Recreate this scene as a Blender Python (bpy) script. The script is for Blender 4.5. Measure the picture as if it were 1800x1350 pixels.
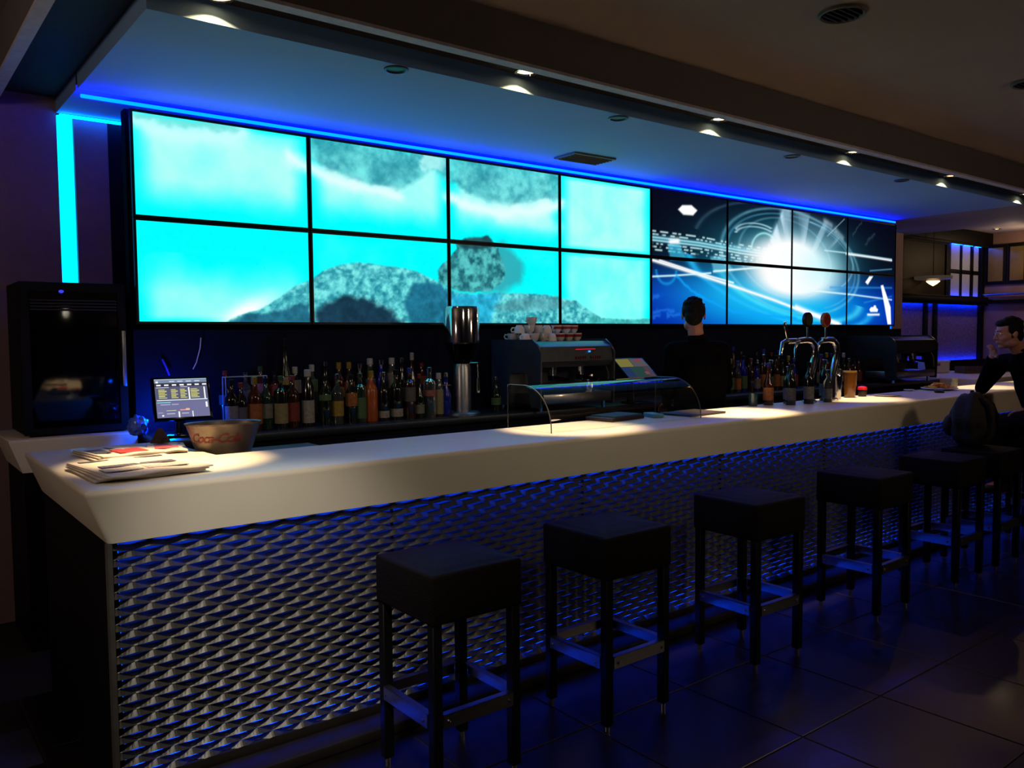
import bpy, bmesh, math, random
import numpy as np
from mathutils import Vector, Matrix

for o in list(bpy.data.objects): bpy.data.objects.remove(o)
S = bpy.context.scene
COL = S.collection
R = math.radians
PI = math.pi

# ---------------------------------------------------------------- camera, world, exposure
cam_d = bpy.data.cameras.new('camera'); cam = bpy.data.objects.new('camera', cam_d); COL.objects.link(cam)
yaw, pitch, roll = .6643, -.0568, -.0083
fwd = Vector((math.sin(yaw)*math.cos(pitch), math.cos(yaw)*math.cos(pitch), math.sin(pitch)))
rgt = Vector((math.cos(yaw), -math.sin(yaw), 0)); up = rgt.cross(fwd)
cr, sr = math.cos(roll), math.sin(roll)
rgt, up = cr*rgt + sr*up, -sr*rgt + cr*up
cam.matrix_world = Matrix(((rgt.x, up.x, -fwd.x, -1.191), (rgt.y, up.y, -fwd.y, -4.8325), (rgt.z, up.z, -fwd.z, 1.6), (0, 0, 0, 1)))
cam_d.sensor_width = 36; cam_d.lens = 36*1460.7/1800; cam_d.clip_start = .05; cam_d.clip_end = 60
S.camera = cam
S.view_settings.view_transform = 'Standard'; S.view_settings.look = 'None'
S.view_settings.exposure = 0; S.view_settings.gamma = 1; S.view_settings.use_curve_mapping = False
S.cycles.use_denoising = True; S.cycles.max_bounces = 8; S.cycles.diffuse_bounces = 4; S.cycles.transparent_max_bounces = 24
S.cycles.sample_clamp_indirect = 3; S.cycles.caustics_reflective = False; S.cycles.caustics_refractive = False
W = bpy.data.worlds.new('world'); S.world = W; W.use_nodes = True
W.node_tree.nodes['Background'].inputs[0].default_value = (.010, .008, .012, 1)
W.node_tree.nodes['Background'].inputs[1].default_value = .3

def light(name, kind, loc, energy, col, target=None, **kw):
    d = bpy.data.lights.new(name, kind); d.energy = energy; d.color = col
    for k, v in kw.items(): setattr(d, k, v)
    o = bpy.data.objects.new(name, d); COL.objects.link(o); o.location = loc
    if target is not None:
        o.rotation_euler = (Vector(target)-Vector(loc)).to_track_quat('-Z', 'Y').to_euler()
    return o
# the room's ceiling spots on the guests' side, out of the frame; added fills follow
WARM = (1, .80, .55)
light('unseen_room_light', 'SPOT', (-1.0, -3.3, 3.08), 290, (1, .91, .78), (.14, -1.83, .30), spot_size=R(31), spot_blend=1, shadow_soft_size=.12)
light('unseen_room_light', 'SPOT', (.2, -4.6, 2.95), 52, (1, .89, .68), (.9, -1.83, .95), spot_size=R(62), spot_blend=1, shadow_soft_size=.15)
light('unseen_room_light', 'SPOT', (3.0, -5.0, 2.95), 46, (1, .88, .66), (3.0, -1.83, .98), spot_size=R(66), spot_blend=1, shadow_soft_size=.15)
light('ceiling_fill', 'POINT', (5.0, -5.6, 2.45), 48, (1, .72, .50), shadow_soft_size=.25)  # unseen fill added to brighten the ceiling, no fixture here
light('unseen_room_light', 'POINT', (-3.0, -2.0, 2.3), 40, (1, .76, .58), shadow_soft_size=.1)  # added fill without a fixture, warms the left wall
light('bay_fill', 'POINT', (12.1, .1, 2.75), 9, (1, .72, .4), shadow_soft_size=.05)  # unseen fill added to brighten the mirrors on the right wall
light('bay_fill', 'POINT', (10.1, -.50, 2.86), 9, (1, .72, .45), shadow_soft_size=.05)  # added fill for the beige pillar, stands for no fixture
light('till_glow', 'POINT', (.10, -.15, 1.20), 9, (0, .08, 1), shadow_soft_size=.02)

# ---------------------------------------------------------------- helpers
def lin(c):
    return tuple((x/12.92 if x <= .04045 else ((x+.055)/1.055)**2.4) for x in c)
MATS = {}
def mat(name, col=(.5, .5, .5), rough=.5, metal=0, emit=None, es=0, trans=0, var=.12, vscale=20, bump=0, bscale=60, spec=.5, coat=0, alpha=1, ior=1.45, raw=False):
    if name in MATS: return MATS[name]
    m = bpy.data.materials.new(name); m.use_nodes = True; MATS[name] = m
    nt = m.node_tree; b = nt.nodes['Principled BSDF']; L = nt.links
    c = col if raw else lin(col)
    tc = nt.nodes.new('ShaderNodeTexCoord')
    if var:
        n = nt.nodes.new('ShaderNodeTexNoise'); n.inputs['Scale'].default_value = vscale; n.inputs['Detail'].default_value = 4
        L.new(tc.outputs['Object'], n.inputs['Vector'])
        r = nt.nodes.new('ShaderNodeValToRGB')
        r.color_ramp.elements[0].position = .3; r.color_ramp.elements[1].position = .7
        r.color_ramp.elements[0].color = tuple(x*(1-var) for x in c)+(1,); r.color_ramp.elements[1].color = tuple(min(1, x*(1+var)) for x in c)+(1,)
        L.new(n.outputs['Fac'], r.inputs['Fac']); L.new(r.outputs['Color'], b.inputs['Base Color'])
    else: b.inputs['Base Color'].default_value = c+(1,)
    if bump:
        n2 = nt.nodes.new('ShaderNodeTexNoise'); n2.inputs['Scale'].default_value = bscale; n2.inputs['Detail'].default_value = 3
        L.new(tc.outputs['Object'], n2.inputs['Vector'])
        bp = nt.nodes.new('ShaderNodeBump'); bp.inputs['Strength'].default_value = bump; bp.inputs['Distance'].default_value = .01
        L.new(n2.outputs['Fac'], bp.inputs['Height']); L.new(bp.outputs['Normal'], b.inputs['Normal'])
    b.inputs['Roughness'].default_value = rough; b.inputs['Metallic'].default_value = metal
    b.inputs['Specular IOR Level'].default_value = spec; b.inputs['Transmission Weight'].default_value = trans
    b.inputs['IOR'].default_value = ior; b.inputs['Coat Weight'].default_value = coat; b.inputs['Alpha'].default_value = alpha
    if emit: b.inputs['Emission Color'].default_value = tuple(emit)+(1,); b.inputs['Emission Strength'].default_value = es
    return m

def box(bm, x0, x1, y0, y1, z0, z1):
    vs = [bm.verts.new(p) for p in ((x0,y0,z0),(x1,y0,z0),(x1,y1,z0),(x0,y1,z0),(x0,y0,z1),(x1,y0,z1),(x1,y1,z1),(x0,y1,z1))]
    fs = [bm.faces.new([vs[i] for i in f]) for f in ((0,3,2,1),(4,5,6,7),(0,1,5,4),(1,2,6,5),(2,3,7,6),(3,0,4,7))]
    return vs, fs
def bev(bm, w, seg=2, edges=None):
    bmesh.ops.bevel(bm, geom=list(edges) if edges is not None else bm.edges[:], offset=w, segments=seg, affect='EDGES', profile=.5)
def lathe(bm, prof, seg=16, c=(0,0,0), axis='Z', cap=True):
    rings = []
    for r, h in prof:
        ring = []
        for i in range(seg):
            a = 2*PI*i/seg; p = (r*math.cos(a), r*math.sin(a), h)
            if axis == 'Y': p = (p[0], p[2], p[1])
            if axis == 'X': p = (p[2], p[0], p[1])
            ring.append(bm.verts.new((c[0]+p[0], c[1]+p[1], c[2]+p[2])))
        rings.append(ring)
    for a, b in zip(rings, rings[1:]):
        for i in range(seg):
            j = (i+1) % seg; bm.faces.new((a[i], a[j], b[j], b[i]))
    if cap:
        if prof[0][0] > 1e-4: bm.faces.new(rings[0][::-1])
        if prof[-1][0] > 1e-4: bm.faces.new(rings[-1])
def tube(bm, pts, rad, seg=8, cap=True):
    pts = [Vector(p) for p in pts]; rings = []; n = len(pts)
    rads = rad if isinstance(rad, (list, tuple)) else [rad]*n
    ref = Vector((0, 0, 1)); prev = None
    for i, p in enumerate(pts):
        t = (pts[min(i+1, n-1)]-pts[max(i-1, 0)]).normalized()
        if prev is None:
            a = t.cross(ref if abs(t.z) < .95 else Vector((1, 0, 0))).normalized()
        else: a = (prev - t*prev.dot(t)).normalized()
        prev = a; b = t.cross(a)
        rings.append([bm.verts.new(p + (a*math.cos(2*PI*k/seg)+b*math.sin(2*PI*k/seg))*rads[i]) for k in range(seg)])
    for A, B in zip(rings, rings[1:]):
        for k in range(seg):
            l = (k+1) % seg; bm.faces.new((A[k], A[l], B[l], B[k]))
    if cap: bm.faces.new(rings[0][::-1]); bm.faces.new(rings[-1])
def prism(bm, pts, z0, z1, pts2=None):
    a = [bm.verts.new((x, y, z0)) for x, y in (pts2 or pts)]; b = [bm.verts.new((x, y, z1)) for x, y in pts]
    n = len(a)
    bm.faces.new(a[::-1]); bm.faces.new(b)
    for i in range(n):
        j = (i+1) % n; bm.faces.new((a[i], a[j], b[j], b[i]))
def obj(name, bm, m, parent=None, smooth=False, loc=None, rz=0):
    bmesh.ops.recalc_face_normals(bm, faces=bm.faces[:])
    me = bpy.data.meshes.new(name); bm.to_mesh(me); bm.free()
    if smooth:
        me.shade_smooth()
        try: me.set_sharp_from_angle(angle=R(38))
        except Exception: pass
    if isinstance(m, (list, tuple)):
        for q in m: me.materials.append(q)
    else: me.materials.append(m)
    o = bpy.data.objects.new(name, me); COL.objects.link(o)
    if parent: o.parent = parent
    if loc is not None: o.location = loc; o.rotation_euler = (0, 0, rz)
    return o
def tag(o, label, cat, group=None, kind=None):
    o['label'] = label; o['category'] = cat
    if group: o['group'] = group
    if kind: o['kind'] = kind
    return o
def thing(name, label, cat, loc=(0,0,0), rz=0, group=None):
    o = bpy.data.objects.new(name, None); COL.objects.link(o); o.location = loc; o.rotation_euler = (0, 0, rz); o.empty_display_size = .05
    return tag(o, label, cat, group)
def struct(name, bm, m, parent=None, label=None):
    o = obj(name, bm, m, parent)
    if not parent: o['kind'] = 'structure'
    if label: o['label'] = label
    return o
def BM(): return bmesh.new()
def bxo(name, dims, m, parent=None, bevel=0, seg=2):
    bm = BM(); box(bm, *dims)
    if bevel: bev(bm, bevel, seg)
    return obj(name, bm, m, parent, smooth=bevel > 0)
def copy_tree(o, parent=None):
    c = o.copy(); COL.objects.link(c)
    if parent: c.parent = parent
    for ch in list(o.children): copy_tree(ch, c)
    return c
ORD = ['first','second','third','fourth','fifth','sixth','seventh','eighth','ninth','tenth','eleventh','twelfth','thirteenth','fourteenth','fifteenth','sixteenth','seventeenth','eighteenth','nineteenth','twentieth','twenty-first','twenty-second','twenty-third','twenty-fourth']

# ---------------------------------------------------------------- materials
M_wall = mat('plaster_mauve', (.46, .37, .38), .85, var=.06, bump=.15)
M_ceil = mat('ceiling_paint', (.55, .50, .47), .9, var=.04, vscale=3, bump=.1)
M_soffit = mat('soffit_blue_tint', (.47, .62, .80), .8, var=.03, vscale=2)  # blue of the surrounding light is mixed into this colour
M_slot = mat('slot_black', (.07, .06, .07), .8, var=.1)
M_lip = mat('lip_face_shaded', (.38, .36, .36), .7, var=.04)  # shaded copy of the lip colour, for its front face
M_dark = mat('matt_black', (.03, .03, .04), .6, var=.1, spec=.15)
M_panel = mat('backbar_panel', (.03, .06, .15), .7, var=.15, vscale=4, spec=.1)
M_counter = mat('counter_solid', (.80, .77, .71), .42, var=.03, vscale=4, coat=.08, spec=.35)
M_wood = mat('dark_wood', (.075, .055, .05), .5, var=.3, vscale=8)
M_floor = mat('floor_tile', (.045, .030, .034), .35, var=.2, vscale=3, bump=.03)
M_grout = mat('floor_grout', (.06, .045, .045), .8)
M_mesh = mat('expanded_metal', (.27, .26, .24), .42, metal=.4, var=.12, vscale=8)
M_back = mat('backing_board', (.62, .62, .66), .7)
M_leath = mat('stool_leather', (.035, .018, .018), .75, bump=.3, bscale=120, spec=.15)
M_leg = mat('stool_leg_wood', (.022, .018, .02), .6, spec=.2)
M_steel = mat('brushed_steel', (.60, .60, .62), .32, metal=1, var=.08, vscale=40)
M_chrome = mat('chrome', (.80, .80, .82), .09, metal=1, var=0)
M_led = mat('led_blue', (0, 0, 0), .5, emit=(0, .125, 1), es=7, var=0)
M_led_lo = mat('led_blue_bar', (0, 0, 0), .5, emit=(.0, .05, 1), es=115, var=0)
M_led_hi = mat('led_cyan', (0, 0, 0), .5, emit=(0, .0058, 1), es=88, var=0)
M_paper = mat('newsprint', (.74, .70, .66), .85, var=.04)
M_white = mat('white_glaze', (.82, .80, .80), .25, var=.02)
M_ink = mat('ink_grey', (.28, .28, .34), .85, var=.5, vscale=90)
M_red = mat('ink_red', (.75, .20, .20), .85, var=.3, vscale=60)
M_glass = bpy.data.materials.new('clear_glass'); M_glass.use_nodes = True    # thin pane: lets light through, reflects by Fresnel
_n = M_glass.node_tree; _n.nodes.clear(); _o = _n.nodes.new('ShaderNodeOutputMaterial'); _m = _n.nodes.new('ShaderNodeMixShader'); _t = _n.nodes.new('ShaderNodeBsdfTransparent'); _g = _n.nodes.new('ShaderNodeBsdfGlossy'); _f = _n.nodes.new('ShaderNodeFresnel')
_t.inputs['Color'].default_value = (.93, .95, .95, 1); _g.inputs['Roughness'].default_value = .03; _f.inputs['IOR'].default_value = 1.5
_b = _n.nodes.new('ShaderNodeNewGeometry'); _i = _n.nodes.new('ShaderNodeMath'); _i.operation = 'SUBTRACT'; _i.inputs[0].default_value = 1; _n.links.new(_b.outputs['Backfacing'], _i.inputs[1]); _x = _n.nodes.new('ShaderNodeMath'); _x.operation = 'MULTIPLY'; _n.links.new(_f.outputs[0], _x.inputs[0]); _n.links.new(_i.outputs[0], _x.inputs[1]); _n.links.new(_x.outputs[0], _m.inputs[0]); _n.links.new(_t.outputs[0], _m.inputs[1]); _n.links.new(_g.outputs[0], _m.inputs[2]); _n.links.new(_m.outputs[0], _o.inputs[0])
M_black_g = mat('black_gloss', (.015, .015, .02), .12, var=0)
M_cap = mat('bezel_black', (.02, .025, .035), .45, var=0)

# ---------------------------------------------------------------- floor and room shell
bm = BM(); box(bm, -5, 13.2, -8, 2.5, -.12, -.006)
floor = struct('floor', bm, M_grout)
bm = BM(); box(bm, -.296, .296, -.296, .296, -.006, 0); bev(bm, .002, 1)
tile_me = None
for i in range(24):
    for j in range(8):
        x = -2.2+.6*i; y = -5.1+.6*j
        if tile_me is None:
            t = obj('tile', bm, M_floor, floor); tile_me = t.data
        else:
            t = bpy.data.objects.new('tile', tile_me); COL.objects.link(t); t.parent = floor
        t.location = (x, y, random.uniform(-.0006, 0))
bm = BM()
box(bm, -5, 13.2, -8, -1.61, 3.13, 3.3); box(bm, -5, -.55, -1.61, .6, 3.13, 3.3); box(bm, 9.76, 13.2, -1.61, 2.5, 3.13, 3.3)
struct('ceiling', bm, M_ceil)
bm = BM()                       # slot roof between the soffit and the lip
box(bm, -.55, 13.2, -1.61, -1.32, 2.99, 3.3); box(bm, -.55, -.25, -1.32, .6, 2.99, 3.3)
o = struct('trim_3', bm, M_slot, label='black roof of the recessed lighting slot')
bm = BM()                       # lip board
box(bm, -.605, 13.2, -1.67, -1.61, 2.915, 3.13); box(bm, -.605, -.55, -1.61, .6, 2.915, 3.13)
struct('trim_1', bm, M_lip, label='lip board along the lighting slot, shade painted into its grey')
bm = BM(); box(bm, -.605, 13.2, -1.672, -1.608, 2.9, 2.915); box(bm, -.605, -.548, -1.608, .6, 2.9, 2.915); struct('trim_7', bm, mat('lip_edge_lit', (.72, .68, .70), .7), label='lower edge of the lip board, counter light painted pale')  # lit copy of the lip colour, counter bounce painted on the underside
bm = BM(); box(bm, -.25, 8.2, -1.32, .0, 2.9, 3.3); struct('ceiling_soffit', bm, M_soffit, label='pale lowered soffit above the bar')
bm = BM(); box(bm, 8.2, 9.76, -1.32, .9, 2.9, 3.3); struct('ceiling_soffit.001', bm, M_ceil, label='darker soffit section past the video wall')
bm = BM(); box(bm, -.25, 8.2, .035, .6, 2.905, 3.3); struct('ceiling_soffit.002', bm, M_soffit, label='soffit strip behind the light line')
bm = BM(); box(bm, -.25, 8.2, .0, .035, 2.93, 3.3); struct('trim_4', bm, M_slot, label='dark groove above the light line')
bm = BM(); box(bm, -5, -.25, .6, .75, 0, 3.3); struct('wall_back', bm, M_wall, label='mauve wall left of the lit strip')
bm = BM(); box(bm, .02, 9.2, .6, .68, 0, 2.905); box(bm, -.25, 9.33, .68, .78, 0, 3.0); struct('wall_back.001', bm, M_dark, label='dark wall behind the video wall')
bm = BM(); box(bm, -.16, .02, .6, .68, 0, 2.905); struct('trim_2', bm, M_wall, label='narrow mauve pillar beside the lit strip')
bm = BM(); box(bm, 8.4, 9.21, .59, .68, 0, 2.905); struct('wall_back.002', bm, mat('beige_wall', (.55, .45, .40), .8), label='beige wall strip right of the video wall')
bm = BM(); box(bm, 9.31, 9.55, .6, .9, 0, 2.9); struct('trim_5', bm, MATS['beige_wall'], label='beige pillar beside the right end of the video wall')
bm = BM(); box(bm, 9.55, 12.8, .93, 1.05, 0, 3.13); struct('wall_back.003', bm, mat('bay_wall', (.10, .075, .075), .7), label='dark back wall of the right bay')
bm = BM(); box(bm, 12.64, 12.8, -8, .93, 0, 3.13); struct('wall_right', bm, mat('bay_wall_r', (.50, .38, .33), .8, var=.15, vscale=4))
bm = BM(); box(bm, -5.1, -5, -8, .75, 0, 3.3); struct('wall_left', bm, M_wall)
bm = BM(); box(bm, -5.1, 12.8, -8.1, -8, 0, 3.3); struct('wall_front', bm, mat('front_wall', (.12, .10, .10), .8))

# ---------------------------------------------------------------- LED lines (they give off light)
def led(name, dims, m, label, cat='light'):
    bm = BM(); box(bm, *dims); bev(bm, .003, 1)
    return tag(obj(name, bm, m), label, cat)
led('led_strip', (-.235, 8.19, .004, .016, 2.862, 2.880), M_led_hi, 'long blue light line between soffit and video wall')
led('led_strip', (-.24, 8.19, .555, .57, 2.880, 2.895), mat('led_rear', (0, 0, 0), .5, emit=(0, .14, 1), es=26, var=0), 'rear blue light line where the wall meets the soffit')
led('wall_light', (-.246, -.164, .612, .63, 1.0, 2.90), mat('led_cyan_panel', (0, 0, 0), .5, emit=(0, .42, 1), es=3.2, var=0), 'tall cyan lit strip in the wall left of the video wall')
led('wall_light', (9.215, 9.305, .612, .63, 1.0, 2.88), mat('led_blue_panel', (0, 0, 0), .5, emit=(0, .13, 1), es=2.0, var=0), 'tall blue lit strip beside the beige pillar on the right')

# ---------------------------------------------------------------- video wall
bm = BM(); box(bm, -.012, 8.212, .062, .14, 1.655, 2.852); o = struct('wall_video', bm, mat('housing_black', (.02, .02, .04), .95, var=0, spec=.05), label='black housing that carries the sixteen displays')
bm = BM(); box(bm, -.012, 8.4, .025, .1, 0, 1.655); o = struct('wall_backbar', bm, M_panel, label='dark panelling under the video wall')

def hashn(i, j, seed):
    n = (i*374761393 + j*668265263 + seed*1274126177) & 0xffffffff
    n = ((n ^ (n >> 13))*1274126177) & 0xffffffff
    return ((n ^ (n >> 16)) & 0xffff)/65535.
def vnoise(x, y, seed=0):
    xi = np.floor(x).astype(np.int64); yi = np.floor(y).astype(np.int64); fx = x-xi; fy = y-yi
    fx = fx*fx*(3-2*fx); fy = fy*fy*(3-2*fy)
    a = hashn(xi, yi, seed); b = hashn(xi+1, yi, seed); c = hashn(xi, yi+1, seed); d = hashn(xi+1, yi+1, seed)
    return (a*(1-fx)+b*fx)*(1-fy)+(c*(1-fx)+d*fx)*fy
def fbm(x, y, oct=4, seed=0, g=.55):
    s = 0; a = 1; t = 0
    for k in range(oct):
        s = s+a*vnoise(x*2**k, y*2**k, seed+k); t += a; a *= g
    return s/t
def ss(a, b, x):
    t = np.clip((x-a)/(b-a), 0, 1); return t*t*(3-2*t)
AS = 1.025/.58
def pdist(x, y, P, closed=False):
    d = np.full(x.shape, 1e9); P = list(P); n = len(P)
    for k in range(n if closed else n-1):
        x0, y0 = P[k][0]*AS, P[k][1]; x1, y1 = P[(k+1) % n][0]*AS, P[(k+1) % n][1]
        dx, dy = x1-x0, y1-y0; L = dx*dx+dy*dy+1e-12
        t = np.clip(((x-x0)*dx+(y-y0)*dy)/L, 0, 1)
        d = np.minimum(d, np.hypot(x-x0-t*dx, y-y0-t*dy))
    return d
def psd(x, y, P):
    ins = np.zeros(x.shape, bool); n = len(P)
    for k in range(n):
        x0, y0 = P[k][0]*AS, P[k][1]; x1, y1 = P[(k+1) % n][0]*AS, P[(k+1) % n][1]
        c = (y0 > y) != (y1 > y)
        ins ^= c & (x < (x1-x0)*(y-y0)/(y1-y0+1e-12)+x0)
    d = pdist(x, y, P, True)
    return np.where(ins, -d, d)
def mixc(c, col, m):
    m = np.clip(m, 0, 1)[:, None]; return c*(1-m)+np.array(col)*m if not isinstance(col, np.ndarray) or col.ndim == 1 else c*(1-m)+col*m
def paint_sea(u, v):
    su, sv = u % 1, v % 1; x, y = u*AS, v
    up_ = v >= 1; colid = np.floor(u)
    e = ss(0, .14, np.minimum(su, 1-su))*ss(0, .10, np.minimum(sv, 1-sv))
    w = np.where(up_, e*ss(.04, .42, sv)*(1-.4*ss(.75, 1, sv))*.8, 0)
    w = np.where(up_ & (colid >= 3), e*.78, w)
    w = np.where(~up_ & (colid == 0), e*(1-ss(.15, .75, sv))*.7, w)
    w = np.where(~up_ & (colid >= 3), e*.62, w)
    w = np.where(~up_ & ((colid == 1) | (colid == 2)), e*.08, w)
    w = w+(fbm(x*3, y*3, 4, 5)-.5)*.35*(w > .02)
    c = mixc(np.tile(np.array([0, 1., 1.]), (len(u), 1)), (.70, 1, .98), w*1.15)
    n1 = fbm(x*5, y*5, 5, 11); n2 = fbm(x*14, y*14, 4, 23); n3 = fbm(x*26, y*34, 3, 31)
    wx = (n1-.5)*.22+(n2-.5)*.09; wy = (fbm(x*5+9, y*5+4, 5, 17)-.5)*.22+(n2-.5)*.07
    # pale and grey cloud band in the first upper display
    d = pdist(x+wx*.4, y+wy*.4, [(0.0273,1.8897),(0.1317,1.8328),(0.2946,1.8207),(0.5132,1.8638),(0.5951,1.9276)]); c = mixc(c, (.80, 1, 1), .85*np.exp(-(d/.09)**2)*(u < 1))
    d = psd(x+wx*.6, y+wy*.6, [(0.0224,1.95),(0.2078,1.9741),(0.5151,2.0034),(0.5854,1.9655),(0.4976,1.9034),(0.2956,1.9069),(0.119,1.9034),(0.0273,1.9103)]); c = mixc(c, (.45, .86, .84), .6*ss(.03, -.03, d)*(.5+n2))
    # upper rock masses
    rockc = (np.array([.10, .50, .58])[None, :]*(1-ss(.15, .85, n1*.6+n2*.4))[:, None]+np.array([.46, .92, .92])[None, :]*ss(.15, .85, n1*.6+n2*.4)[:, None])
    for P, wp in (([(1.0098,1.9983),(1.2917,1.981),(1.6156,1.9879),(1.9883,2.0138),(1.9961,1.8293),(1.8741,1.8052),(1.762,1.6655),(1.6107,1.5466),(1.4459,1.5793),(1.3063,1.5776),(1.1727,1.6621),(1.0176,1.7379)], .5),
              ([(1.9298,2.0017),(2.4439,2.0259),(3.0049,2.0121),(3.0029,1.6776),(2.8088,1.6172),(2.5434,1.5155),(2.3415,1.5397),(2.1717,1.5931),(2.0546,1.7069),(1.918,1.781)], .5)):
        d = psd(x+wx*wp, y+wy*wp, P); c = mixc(c, rockc, .88*ss(.035, -.035, d))
    d = psd(x+wx, y+wy, [(1.7873,2.0345),(1.9883,2.0276),(1.9639,1.8224),(1.8078,1.8241)]); c = mixc(c, (.75, 1, 1), .7*ss(.05, -.05, d))
    for P, wd, a in (([(0.881,1.75),(1.0166,1.6483),(1.2098,1.5483),(1.4049,1.5103),(1.6107,1.4828)], .07, .9), ([(2.0068,1.531),(2.1941,1.4466),(2.4156,1.4103),(2.7541,1.4759),(3.0029,1.6034)], .085, .95), ([(2.44,1.3241),(2.8624,1.3086),(3.002,1.2914)], .08, .4)):
        d = pdist(x+wx*.4, y+wy*.4, P); c = mixc(c, (.90, 1, 1), a*np.exp(-(d/wd)**2))
    # seabed in the lower displays
    ground = [(0.4351,-0.0259),(0.5502,0.0828),(0.6859,0.1724),(0.7971,0.2879),(0.8985,0.4224),(0.9902,0.4759),(1.0839,0.5793),(1.199,0.6621),(1.3239,0.6914),(1.4693,0.6776),(1.6234,0.6586),(1.7649,0.6172),(1.8849,0.5328),(1.998,0.431),(2.1863,0.3845),(2.4849,0.4121),(2.7483,0.4034),(2.999,0.3845),(3.1717,0.3224),(3.321,0.1862),(3.4312,0.0948),(4.0341,0.0862),(4.0351,-0.1483),(0.4341,-0.1121)]
    top_ = (np.array([.12, .52, .60])[None, :]*(1-ss(.2, .75, n2*.6+n3*.4))[:, None]+np.array([.50, .95, .94])[None, :]*ss(.2, .75, n2*.6+n3*.4)[:, None])
    d = psd(x+wx*.22, y+wy*.22, ground); g = ss(.012, -.012, d)
    c = mixc(c, top_, g)
    for P, cc, a, sf in (([(0.4351,-0.0552),(0.5834,0.0897),(0.719,0.1328),(0.8595,0.1948),(0.9863,0.2224),(1.0185,-0.1172),(0.4341,-0.1121)], (.10,.36,.47), .85, .03),
                     ([(1.0078,-0.1172),(1.0254,0.1379),(1.0985,0.2379),(1.2332,0.3172),(1.3912,0.2983),(1.5541,0.169),(1.6595,-0.0052),(1.679,-0.1241)], (.08,.20,.28), .96, .05),
                     ([(1.72,0.469),(1.8615,0.5172),(1.998,0.431),(2.04,-0.1276),(1.7444,-0.1241),(1.6898,0.0741),(1.6488,0.269)], (.10,.42,.54), .92, .04),
                     ([(1.9971,0.4034),(2.2351,0.4431),(2.4595,0.4259),(2.3815,0.1879),(2.3298,-0.131),(2.0166,-0.1276)], (.13,.68,.85), .85, .07),
                     ([(2.3717,0.2241),(2.5366,0.3431),(2.8585,0.3707),(3.1424,0.3207),(2.998,0.2397),(2.64,0.1724)], (.32,.62,.66), .8, .05),
                     ([(3.2907,0.1328),(3.4439,0.1259),(4.0341,0.1603),(4.0351,-0.1483),(3.321,-0.1397)], (.25,.70,.70), .8, .05)):
        d = psd(x+wx*.5, y+wy*.5, P); c = mixc(c, np.array(cc)[None, :]*(.75+.5*n2)[:, None], a*g*ss(sf, -sf, d))
    d = psd(x+wx*.5, y+wy*.5, [(2.4634,1.0086),(2.5649,0.8759),(2.6429,0.7534),(2.6156,0.5931),(2.4341,0.4241),(2.2839,0.4448),(2.2878,0.9207)]); c = mixc(c, (.22, .60, .66), .75*ss(.09, -.05, d))
    d = psd(x+wx*.3, y+wy*.3, [(1.9161,0.4931),(1.9083,0.6276),(1.9454,0.7379),(2.001,0.7897),(2.0624,0.9103),(2.0488,1.0034),(2.1678,1.0655),(2.3288,1.1052),(2.3971,1.0017),(2.4371,0.8776),(2.4868,0.7259),(2.4605,0.5672),(2.358,0.4345),(2.1863,0.4121),(2.0215,0.4448)])
    bc = (np.array([.10, .38, .43])[None, :]*(1-ss(.2, .8, n2))[:, None]+np.array([.36, .80, .80])[None, :]*ss(.2, .8, n2)[:, None])
    c = mixc(c, bc, ss(.015, -.015, d))
    d = psd(x+wx*.3, y+wy*.3, [(2.0488,1.0034),(2.1678,1.0655),(2.3288,1.1052),(2.3971,1.0017),(2.2878,0.9483),(2.119,0.9241)]); c = mixc(c, (.12, .27, .30), .8*ss(.02, -.02, d))
    d = np.hypot((x-[(0.5834,0.1172)][0][0]*AS)*.75-(y-[(0.5834,0.1172)][0][1])*.5, (y-[(0.5834,0.1172)][0][1])*1.3-(x-[(0.5834,0.1172)][0][0]*AS)*.4); c = mixc(c, (1, 1, 1), 1.1*np.exp(-(d/.16)**2)*(1-g))
    return c
def arc(x, y, cx, cy, rx, ry, rot, w, a0=-200, a1=200):
    X = x-cx*AS; Y = y-cy; cr_, sr_ = math.cos(rot), math.sin(rot)
    X, Y = X*cr_+Y*sr_, -X*sr_+Y*cr_
    r = np.hypot(X/rx, Y/ry); ang = np.degrees(np.arctan2(Y/ry, X/rx))
    d = np.abs(r-1)*min(rx, ry)
    return np.exp(-(d/w)**2)*((ang > a0) & (ang < a1))
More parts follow.
